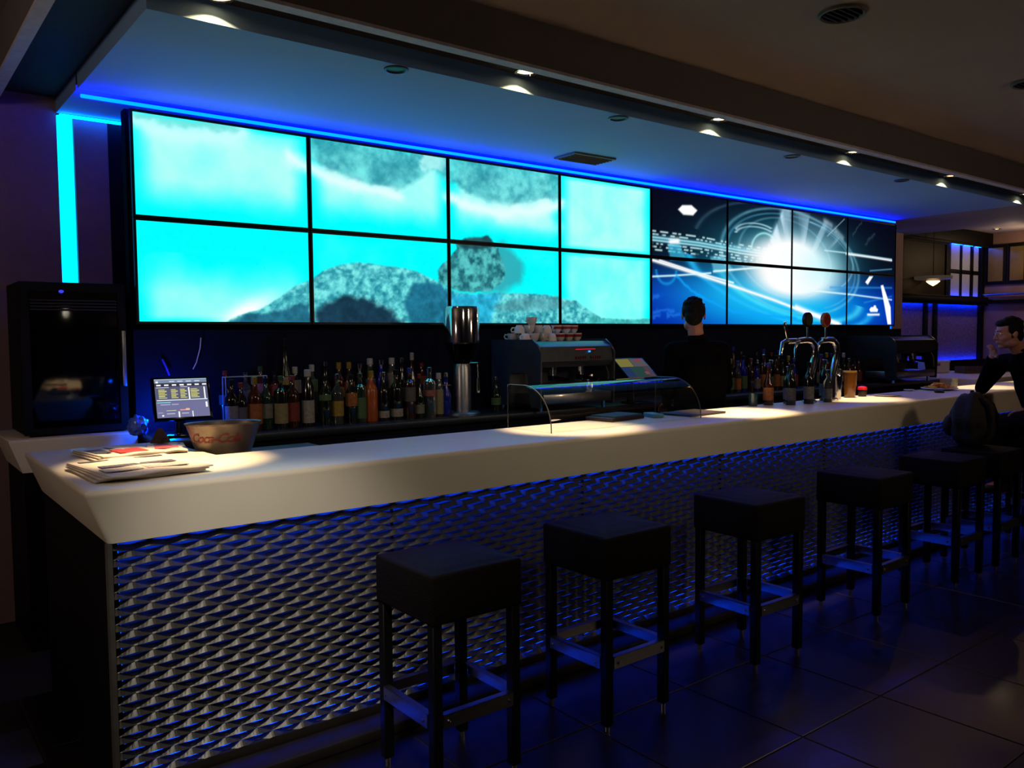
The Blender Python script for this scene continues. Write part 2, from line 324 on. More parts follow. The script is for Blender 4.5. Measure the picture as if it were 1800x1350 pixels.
def paint_space(u, v):
    x, y = u*AS, v
    n1 = fbm(x*3, y*3, 4, 41); n2 = fbm(x*10, y*10, 4, 51)
    t = ss(.4, 1.15, v)
    c = np.array([0., .06, .60])[None, :]*(1-t)[:, None]+np.array([.02, .02, .07])[None, :]*t[:, None]
    cx, cy = [(6.0732,0.9603)][0]
    def glow(px, rx, ry, col, a, p=2):
        nonlocal c
        q = px; r = np.hypot((x-q[0]*AS)/rx, (y-q[1])/ry); c = mixc(c, col, a*np.exp(-r**p))
    glow([(6.081,0.2741)][0], 2.6, .55, (.0, .72, .98), 1.0)
    glow([(5.3473,0.5362)][0], 1.9, .42, (.1, .80, 1), .8)
    glow([(5.9268,1.2862)][0], 2.1, .55, (.10, .55, .66), .8)
    def pl(P, w, col=(1, 1, 1), a=1, dash=None, wob=0):
        nonlocal c
        d = pdist(x, y+(n2-.5)*wob, P); m = a*np.exp(-(d/w)**2)
        if dash: m = m*ss(.35, .6, vnoise(x*dash+P[0][1]*317, x*0+P[0][1]*53, 77))
        c = mixc(c, col, m)
    rays = ss(.35, .75, vnoise((x-cx*AS)*11/(np.abs(y-cy)+.35), y*.8, 91))
    d = psd(x, y, [(5.8254,2.0207),(6.0615,2),(6.7727,1.8328),(6.8634,1.4845),(6.2663,1.2224),(5.561,1.1569)]); c = mixc(c, (.75, .9, .98), .62*ss(.08, -.1, d)*(.35+.65*rays))
    d = psd(x, y, [(5.8537,2.0052),(5.9951,2.0086),(5.9932,1.2931),(5.561,1.2034)]); c = mixc(c, (.8, .93, 1), .85*ss(.03, -.04, d)*(.4+.6*rays))
    for px_, rx, ry, rot, w, a, col, a0, a1 in (
        ((1400,462), 2.05, .86, -.10, .020, .55, (.5,.8,.9), -200, 200), ((1400,462), 1.92, .78, -.10, .014, .45, (.4,.75,.9), -60, 200),
        ((1385,455), 1.35, .66, -.1, .016, .35, (.55,.8,.9), -200, 200), ((1392,470), 2.6, .98, -.12, .018, .28, (.5,.7,.8), 60, 170),
        ((1390,500), 2.7, .62, -.16, .030, .80, (.15,.75,1), -175, -5), ((1400,505), 2.1, .50, -.14, .035, .7, (.3,.9,1), -170, 0),
        ((1420,450), 1.5, .60, -.1, .013, .5, (.7,.9,1), -40, 90), ((1345,440), .36, .28, 0, .02, .8, (.6,1,1), 0, 200),
        ((1172,475), .22, .20, 0, .025, .6, (.1,.7,1), -200, 0), ((1330,410), .55, .16, 0, .012, .8, (.75,.9,.95), 40, 170), ((1330,416), .55, .16, 0, .012, .8, (.75,.9,.95), 40, 170)):
        q = PX2(px_); c = mixc(c, col, a*arc(x, y, q[0], q[1], rx, ry, rot, w, a0, a1)*(.6+.6*n1))
    for k in range(7):
        dy_ = k*.045
        P = [(a_, b_-dy_+.12) for a_, b_ in [(4.0195,1.2586),(4.6127,1.2414),(5.1727,1.1828),(6.0712,1.1259)]]
        pl(P, .013, (.85, 1, 1), .9, dash=20 if k not in (2, 3) else None)
    pl([(4.0195,1.2759),(6.0702,1.2034)], .05, (.45, .85, .95), .55)
    pl([(4.2439,1.2431),(4.3298,1.2603)], .05, (1, 1, 1), 1)
    d = psd(x, y, [(4.2078,1.1966),(4.3522,1.2121),(4.4332,1.0172),(4.2439,0.9828)]); c = mixc(c, (.25, .75, .9), .7*ss(.04, -.02, d))
    d = psd(x, y, [(4.7678,1.0638),(4.9268,1.0966),(5.0907,0.8862),(4.8166,0.8397)]); c = mixc(c, (.5, .85, .95), .6*ss(.04, -.02, d))
    glow([(5.9951,1.081)][0], 1.00, .42, (1, 1, 1), 1.6, 3)
    glow([(6.0751,0.8138)][0], 1.15, .34, (1, 1, 1), 1.4, 3)
    glow([(5.7883,1.1586)][0], .9, .24, (1, 1, 1), .9)
    glow([(6.5727,1.0483)][0], .75, .42, (.75, .97, 1), .7)
    pl([(4.0195,0.9552),(4.5015,0.8155),(5.0927,0.6328),(5.7024,0.4379),(6.278,0.2293),(6.8527,0.0431)], .028)
    pl([(4.1024,0.9621),(4.6146,0.8069),(5.0927,0.6879)], .014)
    pl([(6.08,0.3241),(6.481,0.1724),(6.8849,0.0121)], .05)
    pl([(4.0195,0.7155),(4.3171,0.7517),(4.7698,0.819)], .014, (.85, 1, 1))
    pl([(4.8088,0.8483),(5.518,0.9655)], .016, (.9, 1, 1))
    pl([(6.2732,0.6276),(7.12,0.5845),(7.9298,0.519)], .016, (.9, 1, 1), .9)
    pl([(6.9746,1.3293),(7.4537,1.3121),(7.9151,1.2879)], .020, (1, 1, 1), 1)
    pl([(6.5688,1.3517),(7.1083,1.3431),(7.9141,1.3103)], .014, (.8, .95, 1), .8)
    pl([(7.4576,1.0534),(7.918,1.1207)], .014, (.5, .8, .95), .6)
    pl([(6.682,0.6983),(7.9259,0.7534)], .02, (.2, .6, .9), .6); pl([(7.3512,0.4448),(7.9288,0.5862)], .02, (.2, .6, .9), .5)
    pl([(4.3171,0.7431),(4.5024,0.5397),(4.7717,0.3776),(5.0956,0.2241),(6.082,0.1276)], .022, (.05, .65, 1), .85, wob=.04)
    pl([(6.6176,1.6103),(6.9327,1.9569)], .012, (.7, .85, .9), .6); pl([(6.3629,1.431),(6.5122,1.7483)], .012, (.6, .85, .9), .5)
    pl([(7.1024,1.6983),(7.2683,1.931)], .02, (.3, .35, .4), .5, wob=.15); pl([(7.3561,1.5379),(7.5405,1.731)], .03, (.25, .33, .38), .5, wob=.15)
    pl([(6.562,1.8759),(6.6878,1.8121)], .05, (.75, .85, .9), .5); pl([(6.7737,1.731),(6.9054,1.6138)], .05, (.75, .85, .9), .5)
    for P in ([(4.0341,0.2017),(4.3551,0.2431),(4.6556,0.2845)], [(4.0341,0.1362),(4.3551,0.1741)], [(4.0341,0.4345),(4.3541,0.4828)]): pl(P, .03, (.15, .5, .95), .6, dash=8, wob=.12)
    d = psd(x, y, [(7.4156,0.7914),(7.519,0.95),(7.4478,0.9448),(7.3678,0.8328)]); c = mixc(c, (1, 1, 1), ss(.02, -.01, d))
    d = psd(x, y, [(7.6898,0.7845),(7.7385,0.7983),(7.9083,0.3724),(7.9268,0.0379),(7.8517,0.0379),(7.7834,0.3707)]); c = mixc(c, (1, 1, 1), ss(.015, -.01, d))
    d = psd(x, y, [(4.3366,1.7345),(4.3873,1.8017),(4.5054,1.8207),(4.5805,1.7552),(4.5278,1.6776),(4.402,1.669)]); c = mixc(c, (1, 1, 1), ss(.02, -.012, d))
    d = psd(x, y, [(7.4829,0.2741),(7.4585,0.3172),(7.4937,0.3621),(7.5415,0.3638),(7.5522,0.3966),(7.5883,0.3966),(7.601,0.3534),(7.638,0.3224),(7.6263,0.2776)]); c = mixc(c, (1, 1, 1), ss(.015, -.01, d))
    pl([(7.4254,0.219),(7.6644,0.2241)], .022, (1, 1, 1), 1)
    return c
def PX2(p): return PXT[p]
PXT = {(1172, 475): (4.1873, 0.819), (1330, 410): (5.4263, 1.5138), (1330, 416): (5.4263, 1.4586), (1345, 440): (5.56, 1.25), (1385, 455): (5.9278, 1.1431), (1390, 500): (5.9795, 0.7103), (1392, 470): (5.9961, 1.0034), (1400, 462): (6.0722, 1.0862), (1400, 505): (6.0761, 0.6672), (1420, 450): (6.2663, 1.2224)}

M_scr = bpy.data.materials.new('display_picture'); M_scr.use_nodes = True
nt = M_scr.node_tree; b = nt.nodes['Principled BSDF']; b.inputs['Base Color'].default_value = (.005, .005, .007, 1); b.inputs['Roughness'].default_value = .35; b.inputs['Specular IOR Level'].default_value = 0
at_ = nt.nodes.new('ShaderNodeVertexColor'); at_.layer_name = 'picture'
nt.links.new(at_.outputs['Color'], b.inputs['Emission Color']); b.inputs['Emission Strength'].default_value = 1.0
NOTE = {(1,0): 'clear cyan water with a pale streak at its top', (1,1): 'grey-green rock mass over a white band', (1,2): 'grey rock overhang and white surf', (1,3): 'plain pale turquoise water',
        (1,4): 'white hexagon on near-black and dashed light trails', (1,5): 'faint thin arcs above a white burst', (1,6): 'fan of rays above a white burst', (1,7): 'mostly black with one thin white line',
        (0,0): 'cyan water with a white glow at its lower right', (0,1): 'pale rocky seabed with a dark shadow', (0,2): 'grey boulder with a dark stack on top', (0,3): 'turquoise water with a pale sand edge',
        (0,4): 'deep blue ground behind the barman\'s head', (0,5): 'blue streaks under a thick white trail', (0,6): 'white burst above cyan swirls', (0,7): 'slanted white bar and small white cloud emblem'}
BZ = .0155
for row in (1, 0):
    for cix in range(8):
        lab = f"{'upper' if row else 'lower'} row display showing {NOTE[(row, cix)]}"
        t = thing('video_display', lab, 'display', (cix*1.025, .0, 1.685+row*.58), 0, 'displays of the video wall')
        bm = BM(); w_, h_ = 1.025, .58
        vs, fs = box(bm, .0015, w_-.0015, .0, .06, .0015, h_-.0015)
        ff = [f for f in bm.faces if abs(f.calc_center_median().y) < 1e-6]
        bmesh.ops.inset_region(bm, faces=ff, thickness=BZ-.0015, depth=0)
        ff = [f for f in bm.faces if abs(f.calc_center_median().y) < 1e-6 and abs(f.calc_center_median().x-w_/2) < .01 and abs(f.calc_center_median().z-h_/2) < .01]
        bmesh.ops.translate(bm, verts=list({v for f in ff for v in f.verts}), vec=(0, .006, 0))
        obj('bezel', bm, M_cap, t)
        nx, ny = (160, 90) if cix < 4 else (120, 80)
        X, Z = np.meshgrid(np.linspace(BZ, w_-BZ, nx), np.linspace(BZ, h_-BZ, ny)); n = nx*ny
        co = np.stack([X.ravel(), np.full(n, .0045), Z.ravel()], 1)
        me = bpy.data.meshes.new('screen'); idx = np.arange(n).reshape(ny, nx)
        q = np.stack([idx[:-1, :-1], idx[:-1, 1:], idx[1:, 1:], idx[1:, :-1]], -1).reshape(-1, 4)
        me.vertices.add(n); me.vertices.foreach_set('co', co.ravel().astype(np.float32))
        me.loops.add(q.size); me.loops.foreach_set('vertex_index', q.ravel().astype(np.int32))
        me.polygons.add(len(q)); me.polygons.foreach_set('loop_start', (np.arange(len(q))*4).astype(np.int32))
        me.update(calc_edges=True)
        uu = cix+X.ravel()/w_; vv = row+Z.ravel()/h_
        cc = np.clip(paint_sea(uu, vv) if cix < 4 else paint_space(uu, vv), 0, 1)
        L_ = np.where(cc <= .04045, cc/12.92, ((cc+.055)/1.055)**2.4)
        a_ = me.color_attributes.new('picture', 'FLOAT_COLOR', 'POINT')
        a_.data.foreach_set('color', np.concatenate([L_, np.ones((n, 1))], 1).ravel().astype(np.float32))
        me.materials.append(M_scr)
        o = bpy.data.objects.new('screen', me); COL.objects.link(o); o.parent = t
# ---------------------------------------------------------------- downlights in the slot and unlit ones in the soffit
M_bulb = mat('lamp_glow', (0, 0, 0), .5, emit=(1, .62, .25), es=7, var=0)
bm = BM(); lathe(bm, [(.062, 0), (.062, -.012), (.050, -.014), (.047, -.002)], 28, cap=False); ring_me = obj('trim_ring', bm, M_chrome, smooth=True)
bm = BM(); lathe(bm, [(.047, -.003), (.02, -.010), (.001, -.012)], 24, cap=False); bulb_me = obj('bulb', bm, M_bulb, smooth=True)
aims = [(-.20, -1.30, 620), (1.85, -1.47, 520), (3.25, -1.50, 700), (4.85, -1.42, 480), (6.9, -1.42, 420), (8.3, -1.3, 200)]
for i, (lx, (ax, ay, en)) in enumerate(zip([.005, 1.61, 3.21, 4.82, 6.42, 8.04], aims)):
    t = thing('downlight', f'glowing round downlight in the dark ceiling slot, {ORD[i]} from the left', 'lamp', (lx, -1.40, 2.989), 0, 'lit downlights in the ceiling slot')
    for src in (ring_me, bulb_me):
        c = src if i == 0 else src.copy()
        if i: COL.objects.link(c)
        c.parent = t
    light('spot_lamp', 'SPOT', (lx, -1.40, 2.965), en, (1, .69, .34), (ax, ay, 1.1), spot_size=R(27), spot_blend=.75, shadow_soft_size=.03)
    light('spot_spill', 'SPOT', (lx, -1.40, 2.965), 6, (1, .56, .20), (lx, -1.40, 1.1), spot_size=R(130), spot_blend=.05, shadow_soft_size=.006)
M_off = mat('lamp_off', (.13, .13, .14), .5)
for i, lx in enumerate([.91, 2.43, 4.22, 5.83]):
    bm = BM(); lathe(bm, [(.060, -.0), (.060, -.006), (.048, -.008), (.044, -.001), (.0005, -.0005)], 24, cap=False)
    tag(obj('ceiling_spot', bm, M_off, smooth=True, loc=(lx, -1.258, 2.8995)), f'unlit round spot flush in the blue soffit edge, {ORD[i]} from the left', 'lamp', 'unlit soffit spots')
t = thing('ceiling_vent', 'rectangular grey air vent in the blue lit soffit', 'vent', (3.03, -.33, 2.899), R(-2))
bm = BM(); box(bm, -.20, .20, -.115, .115, -.012, 0); obj('frame', bm, mat('vent_grey', (.34, .33, .30), .6), t)
for k in range(6):
    bm = BM(); vs, _ = box(bm, -.18, .18, -.006, .006, -.018, -.010); bmesh.ops.rotate(bm, verts=bm.verts[:], cent=(0, 0, -.014), matrix=Matrix.Rotation(.7, 3, 'X')); obj('slat', bm, MATS['vent_grey'], t, loc=(0, -.085+.034*k, 0))
for i, (x, y) in enumerate([(2.56, -2.62), (4.52, -2.72)]):
    t = thing('ceiling_diffuser', ['round slatted air diffuser at the top edge of the ceiling', 'round slatted air diffuser at the right edge of the ceiling'][i], 'vent', (x, y, 3.129), 0, 'round ceiling diffusers')
    bm = BM(); lathe(bm, [(.11, 0), (.11, -.012), (.10, -.016), (.09, -.004)], 28, cap=False); obj('rim', bm, MATS['vent_grey'], t, True)
    for k in range(5):
        bm = BM(); w_ = .09*math.sqrt(1-((k-2)/3.)**2); box(bm, -w_, w_, -.004, .004, -.014, -.001); obj('slat', bm, M_dark, t, loc=(0, (k-2)*.03, 0))

# ---------------------------------------------------------------- bar counter
bar = thing('bar_counter', 'long white-topped bar with woven metal front lit blue from behind', 'counter')
top = [(-.635, -1.83), (8.9, -1.83), (8.9, -1.25), (-.02, -1.25), (-.02, -.555), (-.635, -.555)]
bot = [(-.565, -1.83), (8.9, -1.83), (8.9, -1.25), (-.02, -1.25), (-.02, -.555), (-.565, -.555)]
bm = BM(); prism(bm, top, .916, 1.1, bot)
es = [e for e in bm.edges if all(v.co.z > 1.05 for v in e.verts)]
es += [e for e in bm.edges if all(abs(v.co.y+1.83) < .001 and v.co.x < 0 for v in e.verts) and abs(e.verts[0].co.z-e.verts[1].co.z) > .1]
bev(bm, .022, 4, es); obj('worktop', bm, M_counter, bar, True)
bxo('side_panel', (-.560, -.53, -1.80, -.56, 0, .914), M_dark, bar)
bxo('edge_profile', (-.566, -.551, -1.825, -1.785, .03, .914), mat('edge_grey', (.36, .35, .34), .5, metal=.3), bar)
bxo('backing_board', (-.53, 8.6, -1.700, -1.68, 0, .914), M_back, bar)
bxo('staff_side_panel', (-.10, 8.6, -1.32, -1.30, 0, .914), M_dark, bar)
bxo('kick_plate', (-.55, 8.6, -1.815, -1.79, 0, .074), M_wood, bar, .003)
bxo('foot_step', (-.50, 8.6, -1.96, -1.83, 0, .045), M_wood, bar, .006)
bxo('light_bar', (-.52, 8.6, -1.745, -1.735, .072, .082), M_led_lo, bar)
bxo('light_bar', (-.52, 8.6, -1.752, -1.744, .902, .910), mat('led_blue_top', (0, 0, 0), .5, emit=(.0, .05, 1), es=13, var=0), bar)
bxo('light_bar', (-.527, -.519, -1.76, -1.752, .07, .90), mat('led_blue_side', (0, 0, 0), .5, emit=(.0, .10, 1), es=2.0, var=0), bar)
PW, LW, SW = 1.095, 1.095/9, .056
bm = BM(); seg_t = [0, .08, .17, .25, .33, .42, .5, .58, .67, .75, .83, .92]
for k in range(31):
    zc = .080+k*SW/2; ph = 0 if k % 2 else .5
    pts = []
    for cix in range(9):
        for s in seg_t:
            q = (s+ph) % 1.0
            h = max(-1, min(1, (abs(q-.5)-.25)/.20))
            pts.append(((cix+s)*LW, h))
    pts.append((9*LW, pts[0][1]))
    pts = [(x, zc+.0045*h, -.008*h, .008+.0025*(1-abs(h)), .0097) for x, h in pts]
    rows = []
    for x, z, dy, dd, hb in pts:
        rows.append([bm.verts.new(p) for p in ((x, -dd+dy, z-hb), (x, -dd-.0012+dy, z-hb+.0012), (x, dd-.0012+dy, z+hb), (x, dd+dy, z+hb-.0012))])
    for a, b in zip(rows, rows[1:]):
        for i in range(4): j = (i+1) % 4; bm.faces.new((a[i], a[j], b[j], b[i]))
mesh0 = None
for k in range(8):
    if mesh0 is None: mesh0 = o = obj('mesh_panel', bm, M_mesh, bar)
    else: o = mesh0.copy(); COL.objects.link(o)
    o.location = (-.550+k*PW+.002, -1.800, 0)
for k in range(9): bxo('seam_strip', (-.553+k*PW, -.547+k*PW, -1.79, -1.775, .065, .914), M_dark, bar)

ret = thing('return_counter', 'white-lipped counter closing the bar at its left back corner', 'counter')
bm = BM(); prism(bm, [(-.63, -.02), (-.02, -.02), (-.02, .58), (-.63, .58)], .93, 1.1, [(-.57, -.02), (-.02, -.02), (-.02, .58), (-.57, .58)]); bev(bm, .012, 3, [e for e in bm.edges if all(v.co.z > 1.05 for v in e.verts)]); obj('worktop', bm, M_counter, ret, True)
bxo('base_cabinet', (-.56, -.03, 0, .58, 0, .93), M_dark, ret)
# right-hand return
r2 = thing('return_counter', 'dim grey counter crossing behind the far right end of the bar', 'counter')
bxo('worktop', (8.3, 10.25, -.85, .55, .97, 1.1), M_counter, r2, .015, 3); bxo('base_cabinet', (8.4, 10.15, -.80, .5, 0, .97), M_dark, r2)
# back counter
bc = thing('back_counter', 'long dark back counter carrying the bottles', 'counter')
bxo('worktop', (0.0, 8.25, -.50, .015, 1.05, 1.09), mat('back_top', (.09, .09, .11), .35), bc, .004)
bxo('cabinet', (0.02, 8.2, -.46, 0, 0, 1.05), M_dark, bc)
for k in range(8):
    d = bxo('door', (0.04+k*1.02, 1.02+k*1.02, -.482, -.462, .10, 1.02), M_panel, bc, .003)
    bxo('handle', (.90+k*1.02, .92+k*1.02, -.505, -.484, .5, .8), M_steel, d, .003)
bxo('riser', (.35, 2.15, -.13, .01, 1.09, 1.14), M_dark, bc); bxo('riser', (4.4, 7.0, -.13, .01, 1.09, 1.14), M_dark, bc)
bxo('ledge', (-.015, .62, -1.245, -.80, 1.03, 1.06), M_steel, bar, .003)

# ---------------------------------------------------------------- bar stools
def make_stool():
    t = thing('bar_stool', '', 'stool')
    bm = BM(); box(bm, -.195, .195, -.195, .195, .625, .80); vs = [v for v in bm.verts if v.co.z > .7]
    bev(bm, .012, 3)
    bmesh.ops.subdivide_edges(bm, edges=[e for e in bm.edges if e.calc_length() > .3 and all(v.co.z > .79 for v in e.verts)], cuts=1)
    obj('seat', bm, M_leath, t, True)
    bm = BM(); lathe(bm, [(.25, .797), (.20, .806), (.10, .815), (.001, .817)], 4, cap=False); bmesh.ops.rotate(bm, verts=bm.verts[:], cent=(0, 0, 0), matrix=Matrix.Rotation(PI/4, 3, 'Z')); obj('cushion', bm, M_leath, t)
    for sx in (-1, 1):
        for sy in (-1, 1):
            l = bxo('leg', (sx*.169-.019, sx*.169+.019, sy*.169-.019, sy*.169+.019, .03, .63), M_leg, t, .003, 1)
            bm = BM(); lathe(bm, [(.012, 0), (.012, .032)], 10, (sx*.169, sy*.169, 0)); obj('ferrule', bm, M_chrome, l, True)
    for k in range(4):
        bm = BM(); box(bm, -.150, .150, -.192, -.188, .262, .312); box(bm, -.150, .150, -.192, -.165, .309, .312)
        bmesh.ops.rotate(bm, verts=bm.verts[:], cent=(0, 0, 0), matrix=Matrix.Rotation(k*PI/2, 3, 'Z'))
        f = obj('footrest', bm, M_steel, t)
        for s in (-1, 1):
            bm = BM(); lathe(bm, [(.006, 0), (.006, .004), (.001, .006)], 8, axis='Y')
            bmesh.ops.rotate(bm, verts=bm.verts[:], cent=(0, 0, 0), matrix=Matrix.Rotation(PI, 3, 'X')); bmesh.ops.translate(bm, verts=bm.verts[:], vec=(s*.13, -.192, .285))
            bmesh.ops.rotate(bm, verts=bm.verts[:], cent=(0, 0, 0), matrix=Matrix.Rotation(k*PI/2, 3, 'Z')); obj('screw', bm, M_chrome, f, True)
    return t
st0 = make_stool()
for i, (x, rz) in enumerate([(.474, 0), (1.287, .01), (2.283, -.02), (3.385, .02), (4.352, 0), (4.94, .02), (6.02, .03)]):
    s = st0 if i == 0 else copy_tree(st0)
    s.location = (x, -2.315, 0); s.rotation_euler = (0, 0, rz)
    s['label'] = 'dark square bar stool with steel foot frame, ' + ['nearest the camera', 'second from the camera', 'third from the camera', 'fourth from the camera', 'left beside the backpack stool', 'carrying the backpack', 'under the seated man'][i]
    s['group'] = 'bar stools along the bar'

# ---------------------------------------------------------------- bottles
def gmat(n, c, rough=.12, trans=.0):
    return mat('glass_'+n, c, rough, var=0, trans=trans, coat=.4)
G = {'dark': gmat('dark', (.05, .055, .06)), 'green': gmat('green', (.025, .08, .045)), 'clear': gmat('clear', (.45, .5, .52), .08, .85), 'amber': gmat('amber', (.22, .08, .02)),
     'blue': gmat('blue', (.02, .07, .50)), 'orange': gmat('orange', (.58, .27, .08), .25), 'brown': gmat('brown', (.16, .07, .03)), 'aqua': gmat('aqua', (.10, .20, .18), .1, .2), 'red': gmat('red', (.22, .02, .03))}
PRO = {'spirit': [(.0, 0), (.95, .0), (1, .02), (1, .60), (.85, .68), (.38, .76), (.36, .93), (.42, .935), (.42, .96)],
       'wine': [(.0, 0), (.96, 0), (1, .02), (1, .58), (.80, .68), (.42, .78), (.36, .94), (.42, .945), (.42, .96)],
       'tall': [(.0, 0), (.94, 0), (1, .02), (1, .45), (.9, .52), (.48, .66), (.32, .90), (.36, .96)],
       'squat': [(.0, 0), (.96, 0), (1, .03), (1, .66), (.9, .72), (.34, .77), (.32, .92), (.38, .96)],
       'slim': [(.0, 0), (.92, 0), (1, .02), (.98, .70), (.60, .80), (.50, .96)]}
CAPC = {'black': M_dark, 'gold': mat('cap_gold', (.50, .42, .16), .35, metal=.6), 'white': mat('cap_white', (.55, .55, .56), .4), 'silver': M_chrome, 'red': mat('cap_red', (.35, .05, .05), .4), 'blue': mat('cap_blue', (.05, .10, .45), .4), 'green': mat('cap_green', (.06, .2, .1), .4)}
LABC = {k: mat('label_'+k, tuple(c*.66 for c in v), .7, var=.25, vscale=70) for k, v in {'white': (.78, .76, .74), 'orange': (.80, .48, .22), 'cream': (.72, .68, .50), 'red': (.62, .20, .18), 'grey': (.42, .42, .44), 'yellow': (.80, .68, .28), 'green': (.35, .52, .35), 'pink': (.75, .45, .42), 'pale': (.60, .60, .58)}.items()}
def bottle(x, y, z, h, r, kind, glass, lab, span, cap, text, group, sq=False, pour=False):
    t = thing('bottle', text, 'bottle', (x, y, z), random.uniform(0, 6), group)
    seg = 4 if sq else 16
    bm = BM(); lathe(bm, [(max(a*r*(1.25 if sq else 1), .0005), b*h) for a, b in PRO[kind]], seg, cap=False)
    if sq: bev(bm, .004, 1, [e for e in bm.edges if abs(e.verts[0].co.z-e.verts[1].co.z) > .1])
    obj('glass', bm, G[glass], t, True); t.rotation_euler.z = random.uniform(-.3, .3)
    if lab:
        k = (1.25 if sq else 1)*r+.0008
        bm = BM(); lathe(bm, [(k, h*span[0]), (k, h*span[1])], seg, cap=False); obj('paper_label', bm, LABC[lab], t, not sq)
    kr = PRO[kind][-1][0]*r
    bm = BM(); lathe(bm, [(kr+.002, h*.90 if cap not in ('white', 'gold') else h*.86), (kr+.002, h*.99), (kr*.8, h)], 14); c = obj('cap', bm, CAPC[cap], t, True)
    if pour:
        bm = BM(); tube(bm, [(0, 0, h), (0, 0, h+.03), (-.015, 0, h+.055)], .004, 6); obj('pourer', bm, M_chrome, c, True)
    return t
GR = 'bottles on the back counter'
FRONT = [ # x, h, r, kind, glass, label, span, cap, words
 (.40,.29,.036,'spirit','dark','pale',(.15,.5),'black'), (.452,.27,.033,'wine','dark','grey',(.2,.5),'red'), (.53,.30,.040,'spirit','amber','orange',(.12,.50),'gold'),
 (.60,.29,.036,'spirit','aqua','pale',(.22,.50),'black'), (.68,.30,.040,'squat','green','cream',(.10,.48),'green'), (.755,.30,.040,'spirit','brown','red',(.12,.48),'red'),
 (.85,.33,.036,'slim','dark','white',(.06,.46),'white'), (.955,.29,.036,'wine','green','green',(.50,.62),'black'), (1.035,.30,.036,'spirit','clear','yellow',(.16,.46),'silver'),
 (1.13,.29,.036,'wine','dark','orange',(.35,.62),'black'), (1.19,.30,.038,'squat','aqua','green',(.08,.50),'silver'), (1.262,.31,.040,'spirit','orange',None,(0,0),'gold'),
 (1.345,.30,.035,'wine','dark','white',(.06,.20),'silver'), (1.44,.31,.040,'spirit','dark','white',(.06,.22),'black'), (1.53,.32,.038,'squat','brown','grey',(.34,.62),'blue'),
 (1.60,.28,.032,'tall','green','pale',(.1,.3),'red'), (1.685,.32,.042,'squat','clear','pink',(.42,.54),'silver'), (1.755,.28,.03,'slim','clear','cream',(.05,.62),'white'), (1.81,.28,.034,'tall','blue','pale',(.70,.72),'silver'), (2.215,.24,.034,'tall','green','green',(.2,.4),'silver')]
BACK = [
 (.45,.28,.034,'wine','dark','grey',(.3,.5),'red'), (.57,.27,.034,'spirit','clear','pale',(.3,.6),'silver'), (.66,.30,.036,'spirit','amber','pink',(.45,.66),'green'), (.745,.27,.036,'squat','brown','red',(.45,.7),'black'),
 (.815,.46,.036,'tall','green','yellow',(.40,.50),'black'), (.875,.29,.036,'wine','dark','white',(.45,.72),'white'), (.985,.30,.035,'spirit','clear','green',(.45,.7),'white'), (1.075,.32,.034,'tall','dark','grey',(.2,.4),'silver'),
 (1.165,.31,.036,'spirit','amber','yellow',(.3,.5),'gold'), (1.235,.31,.036,'spirit','brown','pink',(.4,.6),'gold'), (1.31,.30,.034,'wine','dark','pale',(.2,.5),'silver'), (1.385,.33,.036,'slim','dark','grey',(.3,.6),'white'),
 (1.465,.32,.038,'spirit','blue','pale',(.3,.34),'silver'), (1.545,.33,.036,'slim','clear','pale',(.4,.7),'white'), (1.62,.33,.034,'tall','dark','grey',(.2,.4),'silver'), (1.70,.36,.032,'tall','brown','grey',(.1,.3),'white'), (1.775,.29,.034,'wine','red','red',(.5,.7),'red')]
def words(g, lab, cap, kind, n, row):
    s = {'spirit': 'round-shouldered', 'wine': 'wine-shaped', 'tall': 'long-necked', 'squat': 'broad', 'slim': 'straight slim'}[kind]
    return f"{s} {g} bottle, {(lab+' label, ') if lab else ''}{cap} cap, {n} from left, {row}"
for i, (x, h, r, kind, g, lab, sp, cap) in enumerate(FRONT):
    bottle(x, -.30+random.uniform(-.01, .01), 1.09, h, r, kind, g, lab, sp, cap, words(g, lab, cap, kind, ORD[i], 'front row by grinder'), GR)
for i, (x, h, r, kind, g, lab, sp, cap) in enumerate(BACK):
    bottle(x, -.06, 1.14, h, r, kind, g, lab, sp, cap, words(g, lab, cap, kind, ORD[i], 'rear row by grinder'), GR)
rs = random.Random(4); gl = ['dark','dark','brown','green','blue','clear','amber','dark','brown','green']
kinds = list(PRO); labs = ['pale','grey','red','cream','green','orange',None,'white']; caps = ['black','silver','gold','red','white','blue']
for i in range(14):
    x = 4.52+i*.098+rs.uniform(-.01, .01)
    g, k, l, c = rs.choice(gl), rs.choice(kinds), rs.choice(labs), rs.choice(caps)
    bottle(x, -.27, 1.09, rs.uniform(.25, .33), rs.uniform(.032, .04), k, g, l, (.1, .45), c, words(g, l, c, k, ORD[i], 'front row past barman'), 'bottles right of the barman')
for i in range(12):
    x = 4.57+i*.115+rs.uniform(-.01, .01)
    g, k, l, c = rs.choice(gl), rs.choice(kinds), rs.choice(labs), rs.choice(caps)
    bottle(x, -.06, 1.14, rs.uniform(.27, .35), rs.uniform(.032, .04), k, g, l, (.2, .5), c, words(g, l, c, k, ORD[i], 'rear row past barman'), 'bottles right of the barman')
for i in range(8):
    x = 6.25+i*.10+rs.uniform(-.01, .01)
    g, k, l, c = rs.choice(gl), rs.choice(kinds), rs.choice(labs), rs.choice(caps)
    bottle(x, -.27, 1.09, rs.uniform(.25, .33), rs.uniform(.032, .04), k, g, l, (.1, .45), c, words(g, l, c, k, ORD[i], 'row by far machine'), 'bottles beside the far machine')
